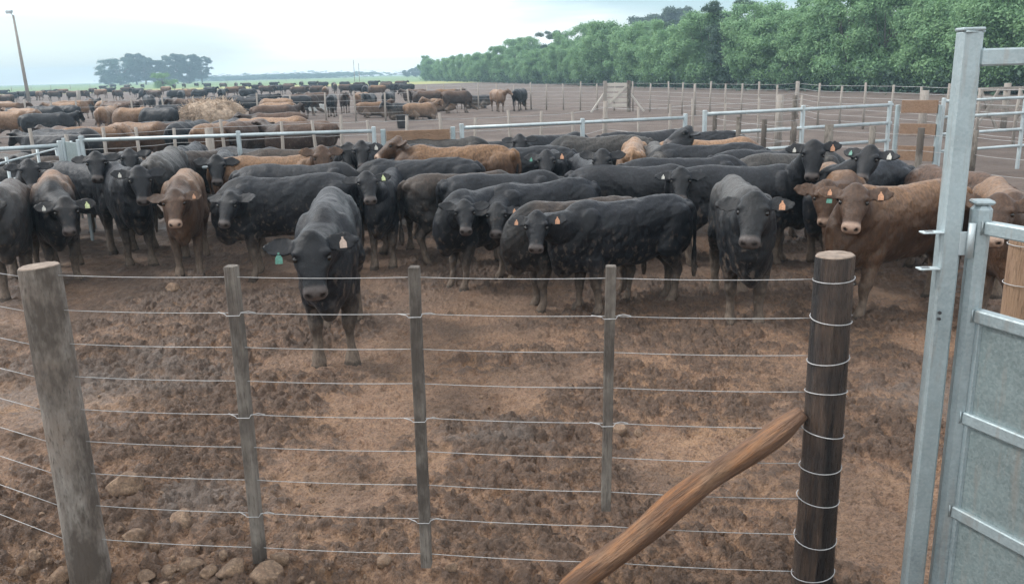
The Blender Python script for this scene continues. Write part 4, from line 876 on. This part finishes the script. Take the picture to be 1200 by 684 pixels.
def tree_proto(seed, h, wd, base, nl, nleaf, leaf, mat, r=.16, **k):
    cm, L = crown_mesh(seed, h, wd, base, nl, nleaf, leaf, **k); tm = trunk_mesh(seed, h, L, r); cm.materials.append(mat); tm.materials.append(M_bark); return cm, tm
def plant_tree(name, proto, loc, s, rz, label, group, sz=1.0):
    o = thing(name, label, 'tree', loc, rz, group); o.scale = (s, s, s*sz)
    link_mesh('trunk', proto[1], None, o); link_mesh('crown', proto[0], None, o); return o
ROW = [tree_proto(11+i, 6.3+.35*i, 3.1-.2*i, .8, 70, 34000, .10, M_leaf, droop=1.0) for i in range(4)]
ROWD = tree_proto(31, 7.6, 2.3, .8, 44, 24000, .085, M_leafd, droop=.2)
GUM = [tree_proto(51+i, 15, 6.0, 1.6+i, 70, 36000, .25, M_leafg, r=.42) for i in range(2)]
DOME = tree_proto(61, 13, 9.5, .3, 60, 22000, .26, M_leafd, r=.6)
# the row runs along a gently bent line away from the camera; spots are (picture column, distance)
spots = []
def row_at(t):          # t 0 near right, 1 far left
    A_, B_, C_, D_ = Vector((40, 40)), Vector((23, 60)), Vector((16, 110)), Vector((-23, 250))
    return A_*(1-t)**3+B_*3*t*(1-t)**2+C_*3*t*t*(1-t)+D_*t**3
rg = random.Random(8); t_ = 0.; prev = row_at(0); k = 0; acc = 0
pts_ = [row_at(i/600) for i in range(601)]; nxt = 0.
tot = 0.
for i in range(1, 601):
    tot += (pts_[i]-pts_[i-1]).length
    if tot >= nxt: spots.append(pts_[i]); nxt = tot+3.3+max(0, (pts_[i].y-80))*.035
for i, q in enumerate(spots):
    dark = i in (14,) ; pr = ROWD if dark else ROW[(i*7+i//3) % 4]; s_ = rg.uniform(.86, 1.12)*(.80 if q.y > 120 else 1.0)
    nn = i+1; sfx = {1: 'st', 2: 'nd', 3: 'rd'}.get(nn % 10, 'th') if not 10 <= nn <= 20 else 'th'
    lab = f"dark narrow tree rising among the light green row, {nn}{sfx} from the right" if dark else f"light green feathery tree, {nn}{sfx} from the right in the front rank of the row"
    plant_tree('broadleaf_tree', pr, (q.x+rg.uniform(-.5, .5), q.y+rg.uniform(-.8, .8), 0), s_, rg.uniform(0, 6.28), lab, 'trees of the leafy row', rg.uniform(.92, 1.1))
j = 0
for i, q in enumerate(spots[::2]):
    if q.y > 190: continue
    j += 1; sfx = {1: 'st', 2: 'nd', 3: 'rd'}.get(j % 10, 'th') if not 10 <= j <= 20 else 'th'
    plant_tree('broadleaf_tree', ROW[(i*5+1) % 4] if i % 5 else ROWD, (q.x+5.2+rg.uniform(-.8, .8), q.y+4+rg.uniform(-1, 1), 0), rg.uniform(1.0, 1.2), rg.uniform(0, 6.28), f"taller green tree showing above the front rank, {j}{sfx} from the right", 'taller trees behind the leafy row', 1.05)
for i, (px, D, s_) in enumerate(((760, 210, 1.0), (775, 215, 1.05), (792, 205, 1.1), (655, 320, .8), (668, 330, .85))):
    w = onY(px, 80, D); plant_tree('broadleaf_tree', GUM[i % 2], (w.x, D, 0), s_*.9, i*2., f"distant grey-green tree, {['first', 'second', 'third', 'fourth', 'fifth'][i]} from the right of those above the row".replace('first', 'third') if False else ['grey-green tree with open crown above the row', 'grey-green tree in the middle of the open crowns above the row', 'tallest grey-green tree with open crown above the row', 'distant grey tree over the far end of the row', 'distant grey tree beside another over the far end of the row'][i], 'cattle yard skyline trees')
# copse on the left skyline
D = 430
for i, (px, pr, s_, sz, lab) in enumerate(((141, DOME, 1.0, .92, 'dense dark dome-shaped tree at the left end of the skyline copse'), (128, DOME, .62, .9, 'low dark bush-like tree at the far left foot of the copse'), (160, GUM[0], .95, 1.05, 'spiky-topped gum tree next to the dome in the skyline copse'),
        (171, GUM[1], .9, .9, 'grey-green gum tree, third of the skyline copse from the left'), (184, GUM[0], .88, .85, 'gum tree with bare trunk showing in the middle of the copse'), (196, GUM[1], .86, .86, 'slim gum tree right of the middle of the copse'),
        (208, GUM[1], .95, .95, 'gum tree with pale forked trunk in the right half of the copse'), (222, GUM[0], .98, .93, 'broad gum tree with wide crown in the right half of the copse'), (237, GUM[1], .92, .9, 'rounded gum tree at the right end of the copse'), (190, DOME, .5, .5, 'low dark bush under the gum trees of the copse'), (219, DOME, .55, .5, 'low dark bush under the right end of the copse'))):
    w = onY(px, 95, D+(i % 3)*8); plant_tree('gum_tree' if pr is not DOME else 'dark_tree', pr, (w.x, w.y, 0), s_, i*1.3, lab, 'trees of the skyline copse', sz)
BUSH = tree_proto(71, 3.2, 3.0, .1, 24, 7000, .12, M_leaf, r=.12)
w = onY(191, 100, 215); plant_tree('bush', BUSH, (w.x, w.y, 0), 1.1, 0, 'light green bush standing before the skyline copse', 'bushes')
for i, (px, lab) in enumerate(((477, 'small dark tree on the skyline left of the row'), (487, 'small round tree on the skyline touching its neighbour'), (495, 'small dark tree on the skyline at the far end of the row'))):
    w = onY(px, 90, 520); plant_tree('dark_tree', DOME, (w.x, w.y, 0), [.32, .4, .5][i], i, lab, 'small skyline trees', .9)
rg = random.Random(4)
hv = thing('hedge', 'thin broken hedge line along the horizon left of the masts', 'hedge', (0, 0, 0)); 
cm, L_ = crown_mesh(5, 2.0, 14, .2, 40, 5000, .35); o = link_mesh('foliage', cm, M_leafd, hv); hv.location = onY(300, 92, 700); hv.location.z = 0; hv.scale = (9, 1, 1.3)
# undergrowth under the row: dark leaves added in place of the shade among the trunks
v = []; rgn = np.random.RandomState(2); n = 60000; ti = rgn.uniform(0, 1, n)**1.6
pp = np.array([[q.x, q.y] for q in pts_]); qi = pp[(ti*600).astype(int)]; c = np.concatenate([qi+rgn.normal(size=(n, 2))*[1.8, 1.8]+[1.6, 1.2], (rgn.uniform(0, 1, n)**1.2*1.9)[:, None]], 1)
d = rgn.normal(size=(n, 3)); d[:, 2] = abs(d[:, 2]); d /= np.linalg.norm(d, axis=1)[:, None]; s_ = np.cross(d, rgn.normal(size=(n, 3))); s_ /= np.linalg.norm(s_, axis=1)[:, None]
l = rgn.uniform(.15, .42, n)[:, None]; vv = np.stack([c-s_*l*.35, c+d*l*.5, c+s_*l*.35, c-d*l*.5], 1).reshape(-1, 3)
uo = link_mesh('understory_shade', np_mesh('understory_shade', vv, np.arange(4*n).reshape(n, 4)), M_leafd); uo['kind'] = 'stuff'

# ------------------------------------------------------------------ stones
def rock_mesh(seed):
    rings = []; mb = MB(); rg = random.Random(seed); off = Vector((seed*3.1, seed*1.7, 0)); planes = [(Vector((rg.gauss(0, 1), rg.gauss(0, 1), rg.gauss(0, .8))).normalized(), rg.uniform(.58, .85)) for _ in range(13)]
    for i in range(1, 22):
        a = math.pi*i/22; o = []
        for k in range(30):
            q = 2*math.pi*k/30; p = Vector((math.sin(a)*math.cos(q), math.sin(a)*math.sin(q), -math.cos(a)))
            for n_, d_ in planes:
                e = p.dot(n_)-d_
                if e > 0: p = p-n_*e*.9
            p = p*(1+.10*noise.noise(p*2+off)+.05*noise.noise(p*6+off)+.02*noise.noise(p*15+off)); o.append(Vector((p.x, p.y*.82, p.z*.72)))
        rings.append(o)
    mb.loft(rings); me = bpy.data.meshes.new('stone'); me.from_pydata(mb.v, [], mb.f); me.polygons.foreach_set('use_smooth', [True]*len(me.polygons)); return me
ROCKS = [rock_mesh(i) for i in range(8)]
m, t, b = new_mat('mud_stained_stone'); p = objco(t); g_ = geo(t); n1 = noise_n(t, 2.2, 6, .65, p); n2 = noise_n(t, 9, 6, .7, p); n3 = noise_n(t, 60, 4, .7, g_)
c = mixc(t, ramp(t, n1, [(.38, 0.), (.62, 1.)]), (.20, .125, .08), (.38, .26, .17)); c = mixc(t, ramp(t, n2, [(.44, 0.), (.6, .85)]), c, (.12, .08, .057))
t.links.new(mixc(t, ramp(t, n3, [(.35, .4), (.6, 0.)]), c, (.06, .045, .035)), b.inputs['Base Color']); b.inputs['Roughness'].default_value = .88; bump(t, b, math_n(t, 'ADD', n2, math_n(t, 'MULTIPLY', n3, .4)), .6, .02); M_rock = m
for i, (px, py, r, lab) in enumerate(((150, 577, .10, 'large dark mud-caked stone right of the grey post, below the sixth wire'), (210, 608, .085, 'big pointed tan stone between the grey post and the first stake'), (157, 626, .06, 'blocky tan stone close to the grey post, above the stone heap'),
        (181, 629, .035, 'small tan stone right of the blocky one above the heap'), (169, 655, .048, 'grey-tan stone on the back edge of the heap by the grey post'), (141, 668, .065, 'brown stone touching the foot of the grey round post'), (160, 676, .085, 'largest flat-topped tan stone in front of the grey post'),
        (190, 680, .06, 'flat tan stone at the bottom edge, second right of the grey post'), (212, 675, .042, 'small pale stone in the middle of the heap'), (227, 659, .062, 'rounded tan stone in the middle of the heap behind the pale one'), (196, 654, .055, 'reddish tan stone at the back of the heap'), (245, 673, .04, 'grey stone right of the heap middle'),
        (272, 672, .07, 'wide mud-stained stone left of the first stake'), (312, 678, .09, 'broad tan stone at the foot of the first stake'), (328, 662, .055, 'mud-brown stone behind the foot of the first stake'), (68, 650, .06, 'tan stone nearest the left side of the grey post'), (40, 645, .04, 'small orange-tan stone far left of the grey post'),
        (24, 654, .032, 'tiny pale stone at the left edge of the picture bottom'), (57, 653, .03, 'small stone touching the tan one left of the grey post'), (88, 612, .035, 'small brown stone left of the grey post by the lowest wires'), (450, 659, .045, 'low muddy tan stone between the first and middle stakes'), (727, 505, .055, 'brown clod-like stone left of the short stake foot'),
        (748, 502, .045, 'dark clod-like stone behind the short stake'), (204, 341, .10, 'tan stone by the hooves of the big left black cow'), (108, 620, .03, 'small tan stone half hidden behind the grey post'), (262, 655, .03, 'small dull stone behind the wide mud-stained one'), (420, 568, .03, 'little tan stone in the open mud between the first two stakes'), (530, 670, .03, 'low tan stone right of the middle stake foot'))):
    q = P(px, py, .03); o = link_mesh('stone', ROCKS[i % 8], M_rock); o.location = (q.x, q.y, gz(q.x, q.y)+r*.12); o.scale = (r*1.1,)*3; o.rotation_euler = (.2*math.sin(i*3), .2*math.cos(i*5), i*2.1)
    tag(o, lab, 'stone', 'tan stones lying in the mud')
rg = random.Random(77)
for i in range(150):       # small loose stones and crumbs near the fence foot
    px = rg.uniform(-20, 470) if i < 110 else rg.uniform(0, 950); py = rg.uniform(560, 700) if i < 110 else rg.uniform(430, 690); q = P(px, py, .0)
    r = rg.uniform(.008, .022); o = link_mesh('small_stone', ROCKS[i % 8], M_rock); o.location = (q.x, q.y, gz(q.x, q.y)+r*.3); o.scale = (r,)*3; o.rotation_euler = (rg.random()*3, rg.random()*3, rg.random()*6)
    tag(o, 'one of the many small loose stones strewn on the mud near the fence', 'stone', 'small loose stones on the mud')

# ------------------------------------------------------------------ haze
mb = MB(); mb.box((0, 0, 9.5), (2400, 2400, 21)); m = bpy.data.materials.new('haze'); m.use_nodes = True; t = m.node_tree; t.nodes.clear()
pv = N(t, "ShaderNodeVolumePrincipled"); pv.inputs['Density'].default_value = .0010; pv.inputs['Color'].default_value = (.58, .82, 1, 1); pv.inputs['Anisotropy'].default_value = 0
oo = N(t, "ShaderNodeOutputMaterial"); t.links.new(pv.outputs[0], oo.inputs['Volume']); o = mb.build('haze', m); o['kind'] = 'stuff'
